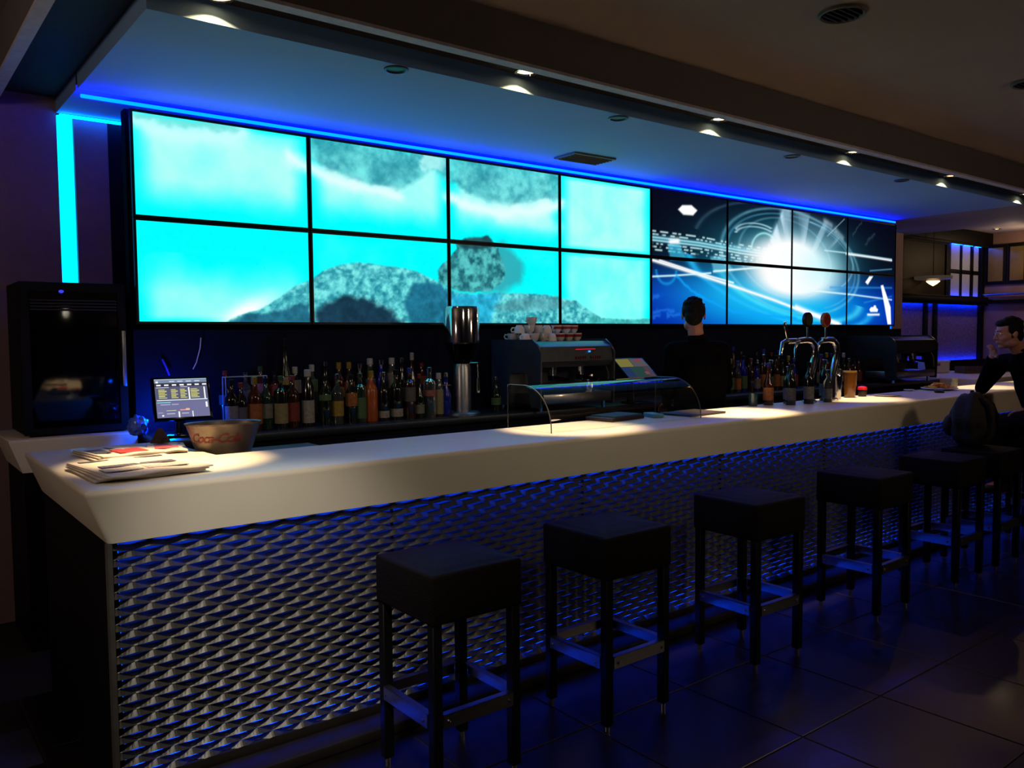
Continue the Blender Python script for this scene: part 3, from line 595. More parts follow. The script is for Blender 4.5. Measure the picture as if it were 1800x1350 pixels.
# bottles standing by the beer taps
GT = 'bottles around the beer taps'
for i, (x, y, h, r, k, g, l, c, tx) in enumerate([
    (3.87,-1.32,.30,.036,'tall','amber','orange','blue','amber bottle with a bluish neck, leftmost of the cluster by the taps'),
    (3.99,-1.42,.29,.036,'wine','green','grey','black','dark green bottle, second from the left in the cluster by the taps'),
    (4.08,-1.34,.27,.034,'spirit','brown','pink','silver','brown bottle with pinkish label and silver top, third in the cluster by the taps'),
    (4.17,-1.45,.30,.036,'wine','dark','pale','black','black bottle with grey label, fourth in the cluster by the taps'),
    (4.40,-1.46,.24,.032,'spirit','clear','pale','silver','small clear bottle between the two curved tap columns'),
    (4.52,-1.36,.31,.036,'wine','dark','grey','silver','dark bottle just right of the second tap column')]):
    bottle(x, y, 1.1, h, r, k, g, l, (.12, .42), c, tx, GT)

# ---------------------------------------------------------------- grinder
t = thing('coffee_grinder', 'tall grinder with polished steel canister standing among the bottles', 'grinder', (1.925, -.32, 1.09))
bm = BM(); lathe(bm, [(.11, .465), (.118, .475), (.118, .69), (.112, .71), (.06, .716), (.001, .716)], 32); obj('canister', bm, M_chrome, t, True)
bm = BM(); lathe(bm, [(.04, .33), (.07, .36), (.085, .40), (.105, .455), (.112, .468)], 24); obj('neck', bm, M_black_g, t, True)
bm = BM(); lathe(bm, [(.058, .02), (.058, .31), (.05, .335)], 24); obj('motor_body', bm, M_steel, t, True)
bm = BM(); lathe(bm, [(.12, 0), (.12, .012), (.105, .022)], 28); obj('base', bm, M_steel, t, True)
bm = BM(); tube(bm, [(.10, -.04, .14), (.10, -.04, .16), (.10, -.04, .24), (.10, -.04, .245), (.10, -.04, .33)], [.013, .014, .009, .004, .008], 10); tube(bm, [(.03, 0, .335), (.10, -.04, .335)], .008, 8); obj('dosing_arm', bm, M_chrome, t, True)

# ---------------------------------------------------------------- espresso machines
def espresso(loc, label, dark=False):
    body = mat('machine_dark', (.10, .10, .12), .35, metal=.2) if dark else mat('machine_grey', (.22, .25, .28), .34, metal=.3)
    t = thing('espresso_machine', label, 'coffee machine', loc)
    bm = BM()                                   # housing: side profile extruded along x
    prof = [(-.10, .30), (-.26, .30), (-.30, .34), (-.28, .44), (-.22, .475), (.24, .475), (.24, .05), (.04, .05), (.04, .30)]
    a = [bm.verts.new((0, y, z)) for y, z in prof]; b = [bm.verts.new((.86, y, z)) for y, z in prof]
    bm.faces.new(a); bm.faces.new(b[::-1])
    for i in range(len(a)): j = (i+1) % len(a); bm.faces.new((a[i], b[i], b[j], a[j]))
    obj('housing', bm, body, t, True)
    bxo('drip_tray', (.02, .84, -.30, .20, .05, .12), M_steel, t, .006)
    for x in (-.018, .862):
        bm = BM(); pr = [(-.30, .03), (-.31, .40), (-.27, .455), (-.22, .49), (.24, .49), (.24, .03), (.06, .03), (.02, .26), (-.16, .26), (-.20, .03)]
        a = [bm.verts.new((x, y, z)) for y, z in pr]; b = [bm.verts.new((x+.016, y, z)) for y, z in pr]
        bm.faces.new(a); bm.faces.new(b[::-1])
        for i in range(len(a)): j = (i+1) % len(a); bm.faces.new((a[i], b[i], b[j], a[j]))
        obj('side_panel', bm, body, t, True)
    for k, x in enumerate((.26, .60)):
        bm = BM(); lathe(bm, [(.035, .24), (.038, .30)], 18, (x, -.17, 0)); g_ = obj('brew_head', bm, M_chrome, t, True)
        bm = BM(); lathe(bm, [(.032, .205), (.036, .24)], 18, (x, -.17, 0)); tube(bm, [(x, -.20, .225), (x, -.30, .215), (x, -.36, .205)], [.012, .014, .016], 10); obj('portafilter', bm, M_black_g, t, True)
    bm = BM(); tube(bm, [(.80, -.27, .31), (.80, -.30, .25), (.79, -.31, .15)], .006, 8); obj('steam_wand', bm, M_chrome, t, True)
    for x in (.05, .81):
        for y in (-.24, .18):
            bm = BM(); lathe(bm, [(.018, 0), (.018, .05)], 12, (x, y, 0)); obj('foot', bm, M_chrome, t, True)
    if not dark:
        bxo('red_light_line', (.40, .64, -.299, -.296, .418, .423), mat('red_glow', (0, 0, 0), .5, emit=(1, .02, .08), es=.55, var=0), t)
        bxo('small_display', (.55, .575, -.303, -.298, .398, .410), mat('cyan_glow', (0, 0, 0), .5, emit=(.02, .45, 1), es=1.0, var=0), t)
        for k in range(10): bxo('button', (.40+k*.026+(k > 4)*.05, .412+k*.026+(k > 4)*.05, -.310, -.302, .355, .372), mat('button_red', (.35, .05, .07), .5), t)
    return t
_em = espresso((2.375, -.30, 1.09), 'grey two-group espresso machine with cups piled on its top'); _em.scale = (.775, 1, 1)
espresso((7.12, -.28, 1.09), 'black coffee machine at the far right end of the back counter', True)
# milk jug
t = thing('milk_jug', 'shiny steel jug under the right side of the espresso machine', 'jug', (2.90, -.50, 1.21))
bm = BM(); lathe(bm, [(.036, 0), (.042, .03), (.036, .09), (.040, .12)], 20); obj('pitcher', bm, M_chrome, t, True)
bm = BM(); tube(bm, [(.036, 0, .10), (.07, 0, .09), (.07, 0, .04), (.038, 0, .03)], .004, 8); obj('handle', bm, M_chrome, t, True)
# cups
cup_b = None
def make_cup():
    t = thing('coffee_cup', '', 'cup')
    bm = BM(); lathe(bm, [(.018, 0), (.030, .018), (.036, .050), (.034, .050), (.028, .02), (.001, .006)], 18, cap=False); obj('bowl', bm, M_white, t, True)
    bm = BM(); tube(bm, [(.032, 0, .040), (.050, 0, .042), (.055, 0, .028), (.046, 0, .016), (.029, 0, .016)], .0045, 6); obj('handle', bm, M_white, t, True)
    return t
def make_cup_red():
    t = make_cup(); bm = BM(); lathe(bm, [(.0335, .026), (.0365, .042)], 18, cap=False); obj('red_band', bm, mat('cup_red', (.55, .12, .14), .4), t, True); return t
cA, cB = make_cup(), make_cup_red()
lay = [(2.42+.080*k, -.37, 0) for k in range(7)]+[(2.40+.080*k, -.26, 0) for k in range(8)]+[(2.42, -.31, 1), (2.50, -.32, 1), (2.58, -.31, 1), (2.66, -.32, 1), (2.76, -.31, 1), (2.84, -.32, 1), (2.92, -.31, 1), (2.53, -.31, 2)]
n = {}
for i, (x, y, lv) in enumerate(lay):
    red = x > 2.69
    src = cB if red else cA
    first = ('red' if red else 'plain') not in n
    c = src if first else copy_tree(src)
    n['red' if red else 'plain'] = 1
    row = 'front row' if y < -.35 else 'rear row'
    if lv: row = 'second layer' if lv == 1 else 'top'
    n[row] = n.get(row, 0)+1
    c.scale = (1.12,)*3; c.location = (x, y, 1.567+.0565*lv); c.rotation_euler = (R(180) if (i % 3 == 0 and not red) else 0, 0, random.uniform(2.2, 4.4))
    if c.rotation_euler[0]: c.location.z += .056
    where = f'{ORD[n[row]-1]} from left in {row} on espresso machine' if row != 'top' else 'topmost of the pile on the espresso machine'
    c['label'] = f"{'white cup with red band' if red else 'plain white cup'}, {where}"; c['group'] = 'cups piled on the espresso machine'

# ---------------------------------------------------------------- tills
def picture(name, w, h, fn, parent, nx, ny, es=1.0, z0=0):
    X, Y = np.meshgrid(np.linspace(0, 1, nx+1), np.linspace(0, 1, ny+1)); n_ = X.size
    co = np.stack([(X.ravel()-.5)*w, np.zeros(n_), Y.ravel()*h+z0], 1)
    me = bpy.data.meshes.new(name); idx = np.arange(n_).reshape(ny+1, nx+1)
    q = np.stack([idx[:-1, :-1], idx[:-1, 1:], idx[1:, 1:], idx[1:, :-1]], -1).reshape(-1, 4)
    me.from_pydata(co.tolist(), [], q.tolist())
    cxs = (np.arange(nx)+.5)/nx; cys = (np.arange(ny)+.5)/ny; CX, CY = np.meshgrid(cxs, cys)
    c = np.clip(fn(CX.ravel(), CY.ravel()), 0, 1); c = np.where(c <= .04045, c/12.92, ((c+.055)/1.055)**2.4)
    c4 = np.repeat(np.concatenate([c, np.ones((len(c), 1))], 1), 4, axis=0)
    a = me.color_attributes.new('picture', 'FLOAT_COLOR', 'CORNER'); a.data.foreach_set('color', c4.ravel().astype(np.float32))
    k = f'picture_{es}'
    if k not in MATS:
        m = M_scr.copy(); m.name = 'till_picture'; m.node_tree.nodes['Principled BSDF'].inputs['Emission Strength'].default_value = es; MATS[k] = m
    me.materials.append(MATS[k]); o = bpy.data.objects.new(name, me); COL.objects.link(o); o.parent = parent; return o
def rects(x, y, base, rs):
    c = np.tile(np.array(base, float), (len(x), 1))
    for x0, x1, y0, y1, col in rs: c[(x >= x0) & (x < x1) & (y >= y0) & (y < y1)] = col
    return c
def till1(x, y):
    rs = [(0, 1, .90, 1, (.50, .56, .66)), (0, 1, .985, 1, (.8, .9, 1)), (.03, .07, .90, .95, (1, 1, 1)), (0, 1, .44, .80, (.36, .37, .48)), (0, 1, 0, .42, (.46, .46, .62))]
    rs += [(.28+.16*k, .38+.16*k, .925, .945, (.85, .88, .95)) for k in range(4)]+[(.04+.145*k, .12+.145*k, .83, .86, (1, 1, 1)) for k in range(7)]
    for x0, x1 in ((.06, .22), (.30, .43), (.47, .60), (.67, .84)):
        for k in range(6): rs.append((x0, x1-.04*(k % 2), .50+k*.042, .53+k*.042, (.78, .77, .48)))
    rs += [(.63, .655, .46, .78, (1, 1, 1)), (.93, .955, .46, .78, (1, 1, 1)), (.03, .26, .775, .79, (.95, .95, 1)), (.48, .62, .785, .80, (.95, .95, 1)), (.02, .98, .44, .46, (.9, .95, 1)), (.02, .27, .385, .40, (.6, 1, .95)),
           (.08, .26, .33, .35, (.7, .7, .85)), (.29, .42, .33, .35, (.7, .7, .85)), (.94, .97, .24, .38, (1, 1, 1)), (.18, .36, .17, .19, (.9, .9, .7)), (.44, .60, .18, .20, (1, .65, .5)), (.55, .62, .17, .22, (1, .75, .6)),
           (.40, .425, .0, .15, (1, 1, 1)), (.66, .685, 0, .15, (1, 1, 1)), (.09, .125, .04, .08, (1, 1, 1)), (.18, .34, .09, .11, (.75, .75, .85)), (.46, .60, .09, .11, (.75, .75, .85)), (.02, .12, .12, .14, (.75, .75, .85)), (.70, .95, .17, .18, (.7, .75, .85))]
    return rects(x, y, (.22, .22, .30), rs)
def till2(x, y):
    return rects(x, y, (.24, .24, .26), [(0, .48, .58, 1, (.50, .48, .24)), (.5, 1, .58, 1, (.36, .33, .36)), (.72, .88, .86, 1, (.55, .25, .28)), (0, .30, .05, .55, (.14, .22, .38)), (.32, .75, .05, .55, (.16, .28, .26)), (.77, 1, .05, .55, (.30, .26, .30)), (.7, .85, .15, .30, (.5, .28, .3))])
def till(loc, rz, tilt, w, h, fn, es, label, post):
    t = thing('till_screen', label, 'till', loc, rz)
    p = bpy.data.objects.new('display_head', None); COL.objects.link(p); p.parent = t; p.location = (0, 0, post); p.rotation_euler = (-tilt, 0, 0)
    bm = BM(); box(bm, -w/2-.014, w/2+.014, .001, .035, -.012, h+.012); bev(bm, .004, 2); obj('casing', bm, M_black_g, p, True)
    picture('screen', w, h, fn, p, 110, 80, es)
    sy_ = .045+h*.5*math.sin(tilt); bm = BM(); tube(bm, [(0, .075+sy_*.5, .012), (0, .075+sy_*.5, post*.8), (0, sy_+.02, post+h*.42)], [.03, .025, .03], 12); obj('stand', bm, M_black_g, t, True)
    bm = BM(); box(bm, -.09, .09, -.02, .15, 0, .014); bev(bm, .004, 2); obj('base', bm, M_black_g, t, True)
    return t
till((.130, -.36, 1.09), R(-6), R(22), .262, .212, till1, .95, 'lit touchscreen till with lilac and yellow fields behind the left of the bar', .105)
till((3.40, -.56, 1.09), R(-2), R(50), .29, .21, till2, .8, 'tilted dim touchscreen with yellow and blue tiles right of the espresso machine', .20)
# ---------------------------------------------------------------- beer taps
def cobra(loc, rz, label, badges):
    t = thing('beer_tap', label, 'beer tap', loc, rz, 'curved beer taps')
    P = [(0, 0, .02), (0, 0, .10), (.012, 0, .20), (.045, 0, .29), (.062, 0, .36), (.045, 0, .42), (.0, 0, .452), (-.06, 0, .456), (-.15, 0, .450)]
    bm = BM(); tube(bm, P, [.030, .027, .026, .027, .029, .029, .027, .024, .022], 16); obj('neck', bm, M_chrome, t, True)
    bm = BM(); lathe(bm, [(.052, 0), (.052, .012), (.034, .025)], 24); obj('base', bm, M_chrome, t, True)
    bm = BM(); tube(bm, [(-.13, 0, .445), (-.165, 0, .435), (-.185, 0, .40), (-.19, 0, .33)], [.012, .012, .010, .009], 10); obj('spout', bm, M_chrome, t, True)
    for (dx, h, bc_, rim, sz) in badges:
        bm = BM(); tube(bm, [(dx, 0, .46), (dx, 0, h-sz*.8)], [.010, .008], 10); hnd = obj('tap_handle', bm, M_chrome, t, True)
        bm = BM(); lathe(bm, [(sz, -.010), (sz, .010), (sz*.82, .013)], 28, (dx, 0, h), 'Y'); lathe(bm, [(sz*.82, -.013), (sz, -.010)], 28, (dx, 0, h), 'Y'); bd = obj('badge', bm, mat('badge_'+rim, {'dark': (.12, .13, .10), 'pink': (.75, .45, .38)}[rim], .3, metal=.3), hnd, True)
        bm = BM(); lathe(bm, [(.001, -.0145), (sz*.74, -.0145), (sz*.74, .0145), (.001, .0145)], 28, (dx, 0, h), 'Y', cap=False); obj('badge_face', bm, mat('face_'+bc_, {'green': (.22, .22, .12), 'red': (.55, .14, .09)}[bc_], .4), bd, True)
    return t
cobra((4.29, -1.38, 1.1), R(0), 'curved chrome beer tap with dark badge, left of the pair', [(-.035, .605, 'green', 'dark', .055)])
cobra((4.55, -1.40, 1.1), R(0), 'curved chrome beer tap with red round badge, right of the pair', [(-.09, .605, 'red', 'pink', .055)])
bm = BM(); tube(bm, [(4.08, -1.33, 1.555), (4.065, -1.33, 1.60), (4.05, -1.33, 1.66), (4.045, -1.33, 1.69)], [.008, .012, .016, .009], 12)
t = tag(obj('tap_lever', bm, M_chrome, smooth=True), 'slim chrome lever standing at the far left of the beer taps', 'tap lever')
bm = BM(); tube(bm, [(4.08, -1.33, 1.56), (4.02, -1.33, 1.54), (4.0, -1.33, 1.45)], .014, 10); tube(bm, [(4.08, -1.33, 1.55), (4.30, -1.37, 1.552)], .020, 12); obj('arm', bm, M_chrome, t, True)
# shaker, jug and small things right of the taps
t = thing('cocktail_shaker', 'chrome cocktail shaker catching the lamp just right of the beer taps', 'shaker', (4.72, -1.34, 1.1))
bm = BM(); lathe(bm, [(.034, 0), (.044, .16), (.045, .175)], 24); obj('tumbler', bm, M_chrome, t, True)
bm = BM(); lathe(bm, [(.045, .175), (.040, .215), (.022, .235), (.022, .262), (.012, .272)], 24); obj('lid', bm, M_chrome, t, True)
t = thing('juice_jug', 'amber glass jug with a pale rim right of the shaker', 'jug', (4.93, -1.33, 1.1))
bm = BM(); lathe(bm, [(.040, 0), (.046, .05), (.046, .15), (.05, .20)], 20); obj('jug', bm, mat('amber_jug', (.42, .26, .08), .15, coat=.5, var=.2), t, True)
bm = BM(); lathe(bm, [(.052, .198), (.052, .21), (.044, .21)], 20, cap=False); obj('rim', bm, mat('gold_rim', (.8, .65, .35), .3, metal=.6), t, True)
bm = BM(); tube(bm, [(.046, 0, .18), (.085, 0, .17), (.088, 0, .09), (.046, 0, .06)], .007, 8); obj('handle', bm, MATS['gold_rim'], t, True)
t = thing('sauce_pot', 'small dark pot with red lid at the right foot of the jug', 'pot', (5.10, -1.34, 1.1))
bm = BM(); lathe(bm, [(.030, 0), (.036, .04), (.034, .055)], 18); obj('pot', bm, mat('pot_dark', (.12, .05, .05), .4), t, True)
bm = BM(); lathe(bm, [(.037, .055), (.035, .075), (.012, .082)], 18); obj('lid', bm, mat('lid_red', (.72, .08, .12), .4), t, True)
bm = BM(); lathe(bm, [(.06, 0), (.10, .008), (.098, .012), (.055, .006), (.001, .006)], 28); tag(obj('small_plate', bm, mat('plate_cream', (.62, .56, .46), .3), smooth=True, loc=(5.27, -1.46, 1.1)), 'empty small plate flat on the bar right of the taps', 'plate')
t = thing('soda_glass', 'small bluish glass at the back edge left of the tap bottles', 'glass', (3.74, -1.285, 1.1))
bm = BM(); lathe(bm, [(.030, 0), (.034, .09)], 18); obj('glass', bm, mat('blue_glass', (.12, .26, .30), .1, var=0), t, True)

# ---------------------------------------------------------------- curved glass guard on the bar
t = thing('glass_guard', 'curved glass food guard standing on the bar before the espresso machine', 'glass guard', (0, 0, 1.1))
prof = [(-1.235, .235)]+[(-1.235-.02*k, .240) for k in range(1, 8)]
for k in range(1, 15):
    a = R(90*k/14); prof.append((-1.375-.225*math.sin(a), .020+.220*math.cos(a)))
prof.append((-1.60, .0))
bm = BM(); th = .006
A = [(bm.verts.new((1.60, y, z)), bm.verts.new((2.78, y, z))) for y, z in prof]
inn = []
for i, (y, z) in enumerate(prof):
    y0, z0 = prof[max(i-1, 0)]; y1, z1 = prof[min(i+1, len(prof)-1)]; dy, dz = y1-y0, z1-z0; l = math.hypot(dy, dz)
    inn.append((y-dz/l*th, z+dy/l*th))
B = [(bm.verts.new((1.60, y, z)), bm.verts.new((2.78, y, z))) for y, z in inn]
for i in range(len(A)-1):
    bm.faces.new((A[i][0], A[i+1][0], A[i+1][1], A[i][1])); bm.faces.new((B[i][1], B[i+1][1], B[i+1][0], B[i][0]))
    bm.faces.new((A[i][0], B[i][0], B[i+1][0], A[i+1][0])); bm.faces.new((A[i][1], A[i+1][1], B[i+1][1], B[i][1]))
bm.faces.new((A[0][0], A[0][1], B[0][1], B[0][0])); bm.faces.new((A[-1][1], A[-1][0], B[-1][0], B[-1][1]))
obj('curved_pane', bm, M_glass, t, True)
for x in (1.592, 2.782):
    bm = BM(); pr = inn+[(-1.235, 0)]
    a = [bm.verts.new((x, y, z)) for y, z in pr]; b = [bm.verts.new((x+.006, y, z)) for y, z in pr]
    bm.faces.new(a); bm.faces.new(b[::-1])
    for i in range(len(a)): j = (i+1) % len(a); bm.faces.new((a[i], b[i], b[j], a[j]))
    obj('end_pane', bm, M_glass, t)
    bm = BM(); tube(bm, [(x+.003, y, z) for y, z in prof], .0032, 6); obj('edge_seal', bm, mat('seal_grey', (.30, .31, .30), .3, metal=.4), t, True)
    bm = BM(); tube(bm, [(x+.003, -1.235, 0), (x+.003, -1.235, .235)], .003, 6); obj('edge_seal', bm, MATS['seal_grey'], t, True)
t = thing('menu_folder', 'dark open folder lying under the curved glass guard', 'folder', (2.36, -1.30, 1.1), R(8))
bxo('cover', (-.16, .16, -.10, .10, 0, .022), mat('folder_brown', (.16, .09, .08), .5), t, .004); bxo('page', (-.12, .15, -.09, .09, .022, .030), mat('page_green', (.22, .30, .28), .7), t)
t = thing('card_reader', 'small pale card reader with cord under the glass guard', 'card reader', (2.63, -1.36, 1.1), R(-20))
bxo('body', (-.035, .035, -.07, .07, 0, .025), mat('reader_blue', (.35, .55, .60), .4), t, .006); bm = BM(); tube(bm, [(.02, .07, .012), (.06, .12, .008), (.12, .10, .006), (.15, .04, .006)], .0035, 6); obj('cord', bm, MATS['reader_blue'], t, True)
t = thing('serving_board', 'flat dark serving board sticking out right of the glass guard', 'board', (2.94, -1.40, 1.1), R(3))
bxo('board', (-.16, .20, -.12, .13, 0, .014), mat('board_brown', (.13, .09, .07), .5, var=.3), t, .004)

# ---------------------------------------------------------------- newspapers
def paper(loc, rz, w, d, label, pics, n=3):
    t = thing('newspaper', label, 'newspaper', loc, rz, 'newspapers at the left end of the bar')
    for k in range(n):
        bm = BM(); nx_ = 12
        g = [[bm.verts.new((-w/2+w*i/nx_, -d/2+d*j/4, .004+.006*k+.0025*math.sin(i*.8+k)+.001*j)) for j in range(5)] for i in range(nx_+1)]
        for i in range(nx_):
            for j in range(4): bm.faces.new((g[i][j], g[i+1][j], g[i+1][j+1], g[i][j+1]))
        r = bmesh.ops.extrude_face_region(bm, geom=bm.faces[:]); bmesh.ops.translate(bm, verts=[v for v in r['geom'] if isinstance(v, bmesh.types.BMVert)], vec=(0, 0, .0045))
        s = obj('sheet', bm, M_paper, t, False); s.rotation_euler = (0, 0, (k-1)*.035); s.location = ((k-1)*.006, -(k-1)*.010, 0)
    for (x0, x1, y0, y1, m) in pics:
        bxo('printed_block', (-w/2+w*x0, -w/2+w*x1, -d/2+d*y0, -d/2+d*y1, .004+.006*(n-1)+.007, .004+.006*(n-1)+.009), m, t)
    return t
paper((-.385, -1.465, 1.1), R(4), .37, .44, 'folded newspaper with a dark photo strip, nearest the front edge of the bar', [(.15, .88, .40, .52, M_ink), (.08, .92, .84, .90, MATS['ink_grey']), (.10, .45, .14, .34, mat('ink_faint', (.62, .60, .60), .85, vscale=120, var=.25)), (.5, .9, .14, .34, MATS['ink_faint'])], 4)
paper((-.335, -.955, 1.1), R(9), .26, .30, 'rumpled newspaper with a red picture behind the front one', [(.40, .85, .12, .55, M_red), (.08, .34, .30, .75, M_ink), (.45, .7, .65, .88, M_ink)], 3)
paper((-.12, -.93, 1.1), R(-12), .16, .27, 'small magazine with a pink cover at the counter corner', [(.18, .8, .30, .75, mat('ink_pink', (.80, .36, .38), .8)), (.1, .9, .82, .92, M_ink)], 2)

# ---------------------------------------------------------------- metal tub with red lettering, napkins
t = thing('ice_tub', 'oval metal tub with faded red script behind the magazine', 'tub', (.105, -1.03, 1.06), R(-12))
bm = BM(); lathe(bm, [(.10, 0), (.145, .150), (.151, .155), (.151, .161), (.143, .157), (.098, .01), (.001, .008)], 40, cap=False)
bmesh.ops.scale(bm, vec=(1.12, .78, 1), verts=bm.verts[:]); obj('tub', bm, mat('tub_metal', (.42, .38, .36), .42, metal=.75, var=.15), t, True)
cu = bpy.data.curves.new('script', 'FONT'); cu.body = 'Coca-Cola'; cu.size = .058; cu.shear = .45; cu.align_x = 'CENTER'; cu.space_character = .88; cu.extrude = .0008; cu.offset = .0006
so = bpy.data.objects.new('script_tmp', cu); COL.objects.link(so)
me = bpy.data.meshes.new_from_object(so.evaluated_get(bpy.context.evaluated_depsgraph_get())); bpy.data.objects.remove(so)
for v in me.vertices:
    x, h, e = v.co.x, v.co.y+.078, v.co.z
    rr = .10+.045*h/.150+.0012+e
    a = x/(rr*1.0)-.42; v.co = (rr*1.12*math.sin(a), -rr*.78*math.cos(a), h)
me.materials.append(mat('script_red', (.42, .10, .08), .6)); me.name = 'red_lettering'
lt = bpy.data.objects.new('red_lettering', me); COL.objects.link(lt); lt.parent = t
bm = BM(); lathe(bm, [(.05, 0), (.035, .035), (.012, .075), (.001, .08)], 7)
for v in bm.verts: v.co.x += random.uniform(-.008, .008); v.co.y += random.uniform(-.008, .008)
tag(obj('napkin_pile', bm, mat('napkin_brown', (.26, .19, .16), .9, bump=.4), loc=(-.085, -.70, 1.1)), 'small crumpled brown napkin pile left of the metal tub', 'napkins')
# crumpled plastic bags, blue light tinted into the film colour
def bag(name, loc, sx, sy, sz, label, seed):
    bm = BM(); bmesh.ops.create_icosphere(bm, subdivisions=3, radius=1); rn = random.Random(seed)
    for v in bm.verts:
        k = 1+.28*(rn.random()-.5)+.12*math.sin(v.co.x*9+seed)*math.cos(v.co.z*8); v.co = Vector((v.co.x*sx*k, v.co.y*sy*k, max(v.co.z*sz*k, -sz*.8)))
    return tag(obj(name, bm, mat('film_blue_tint', (.30, .42, .85), .25, coat=.4), loc=loc), label, 'bag')
bag('plastic_bag', (-.045, -.13, 1.14), .05, .045, .06, 'crumpled clear plastic bag glowing blue left of the lit till', 3)
bag('plastic_bag', (.36, -.43, 1.125), .09, .045, .042, 'flat crumpled plastic film glowing blue right of the lit till', 8)
# cables on the dark panel, pale frame
bm = BM(); tube(bm, [(.345, .012, 1.61), (.338, .010, 1.55), (.315, .008, 1.47), (.295, .01, 1.43)], .003, 6); tag(obj('cable', bm, M_white, smooth=True), 'thin pale cable hanging on the dark panel above the till', 'cable')
bm = BM(); tube(bm, [(.13, .012, 1.49), (.145, .0, 1.45), (.16, -.01, 1.40)], .006, 6); tag(obj('cable', bm, mat('cable_blue', (.15, .2, .8), .4), smooth=True), 'short blue cable end just above the till screen', 'cable')
t = thing('wire_rack', 'thin pale rectangular rack frame behind the leftmost bottles', 'rack', (.52, -.16, 1.14))
bm = BM(); tube(bm, [(-.10, 0, 0), (-.10, 0, .245), (.14, 0, .245), (.14, 0, 0)], .004, 6); obj('front_frame', bm, mat('rack_grey', (.55, .55, .62), .5), t, True)
bm = BM(); tube(bm, [(-.10, .05, 0), (-.10, .05, .245), (.14, .05, .245), (.14, .05, 0)], .004, 6); tube(bm, [(-.10, 0, .245), (-.10, .05, .245)], .004, 6); tube(bm, [(.14, 0, .245), (.14, .05, .245)], .004, 6); obj('rear_frame', bm, MATS['rack_grey'], t, True)

# ---------------------------------------------------------------- display cooler on the return counter
t = thing('display_cooler', 'black glass-fronted cooler standing on the left back counter', 'cooler', (0, 0, 1.1))
bxo('cabinet', (-.545, -.045, .07, .50, .012, .805), M_dark, t, .006)
bxo('glass_door', (-.525, -.065, .048, .066, .045, .785), mat('door_glass', (.015, .015, .02), .07, var=0, spec=.7), t, .002)
bm = BM()
for d in ((-.545, -.505), (-.085, -.045)): box(bm, d[0], d[1], .040, .068, .012, .80)
box(bm, -.505, -.085, .040, .068, .755, .80); box(bm, -.505, -.085, .040, .068, .012, .045)
obj('door_frame', bm, M_dark, t)
bxo('handle', (-.075, -.055, .015, .038, .25, .55), M_steel, t, .003)
bm = BM(); lathe(bm, [(.012, 0), (.012, .004), (.004, .006)], 16, axis='Y'); bmesh.ops.rotate(bm, verts=bm.verts[:], cent=(0, 0, 0), matrix=Matrix.Rotation(PI, 3, 'Z')); bmesh.ops.scale(bm, verts=bm.verts[:], vec=(1, 1, .7)); bmesh.ops.translate(bm, verts=bm.verts[:], vec=(-.355, .040, .755)); obj('lit_badge', bm, mat('badge_glow', (0, 0, 0), .5, emit=(.05, .06, 1), es=.9, var=0), t, True)
for k in range(4):
    bxo('grille_slat', (-.50, -.09, .036, .040, .705-k*.016, .712-k*.016), mat('slat_dark', (.10, .10, .11), .6), t)
# low wooden bench at the left edge
t = thing('low_bench', 'low dark wooden bench at the bottom left of the view', 'bench', (-1.27, -1.95, 0))
bxo('seat_board', (-.48, .46, -.13, .16, .31, .35), M_wood, t, .005); bxo('stretcher', (-.42, .42, .0, .03, .12, .16), M_wood, t, .003)
for sx in (-.42, .40):
    for sy in (-.10, .12): bxo('leg', (sx-.025, sx+.025, sy-.025, sy+.025, 0, .31), M_wood, t, .003)

# ---------------------------------------------------------------- things at the far right of the bar
bm = BM(); lathe(bm, [(.07, 0), (.15, .016), (.148, .021), (.068, .007), (.001, .007)], 32); tag(obj('dinner_plate', bm, M_white, smooth=True, loc=(6.28, -1.40, 1.1)), 'white plate under a heap of orange and yellow crisps near the bar end', 'plate')
bm = BM(); rn = random.Random(9)
for k in range(60):
    a = rn.random()*6.28; rr = rn.random()**.6*.10; ln = .02+rn.random()*.02
    c = Vector((rr*math.cos(a), rr*math.sin(a), .010+.045*(1-rr/.11)*rn.random()+.006)); M = Matrix.Rotation(rn.random()*3, 4, 'Z') @ Matrix.Rotation(rn.uniform(-.6, .6), 4, 'X')
    vs, fs = box(bm, -ln, ln, -.010, .010, -.004, .004)
    for v in vs: v.co = (M @ v.co)+c
    for f in fs: f.material_index = k % 2
tag(obj('crisp_heap', bm, [mat('crisp_orange', (.85, .38, .08), .6), mat('crisp_yellow', (.90, .68, .20), .6)], loc=(6.28, -1.40, 1.107)), 'heap of orange and yellow crisps on the white plate', 'crisps', kind='stuff')
bm = BM(); lathe(bm, [(.02, 0), (.045, .010), (.043, .014), (.001, .006)], 20); tag(obj('saucer', bm, M_white, smooth=True, loc=(5.98, -1.28, 1.1)), 'tiny white saucer left of the crisp plate', 'saucer')
t = thing('wallet', 'small dark wallet lying before the crisp plate', 'wallet', (5.95, -1.55, 1.1), R(30)); bxo('flap', (-.05, .05, -.035, .035, 0, .02), mat('wallet_brown', (.10, .04, .04), .4), t, .004); bxo('clasp', (-.01, .01, -.038, -.030, .004, .016), M_steel, t)
bm = BM(); lathe(bm, [(.026, 0), (.032, .085), (.029, .085), (.024, .006), (.001, .006)], 20, cap=False); tag(obj('water_glass', bm, mat('tumbler_glass', (.55, .56, .50), .1, trans=.5, var=0), smooth=True, loc=(6.72, -1.33, 1.1)), 'small empty tumbler on the bar between plate and seated man', 'glass')
t = thing('white_box', 'rounded white plastic box on the far crossing counter', 'box', (9.55, .18, 1.1), R(-38)); bxo('box', (-.15, .15, -.12, .12, 0, .15), M_white, t, .02, 3); bxo('lid', (-.155, .155, -.125, .125, .13, .155), M_white, t, .012, 2)
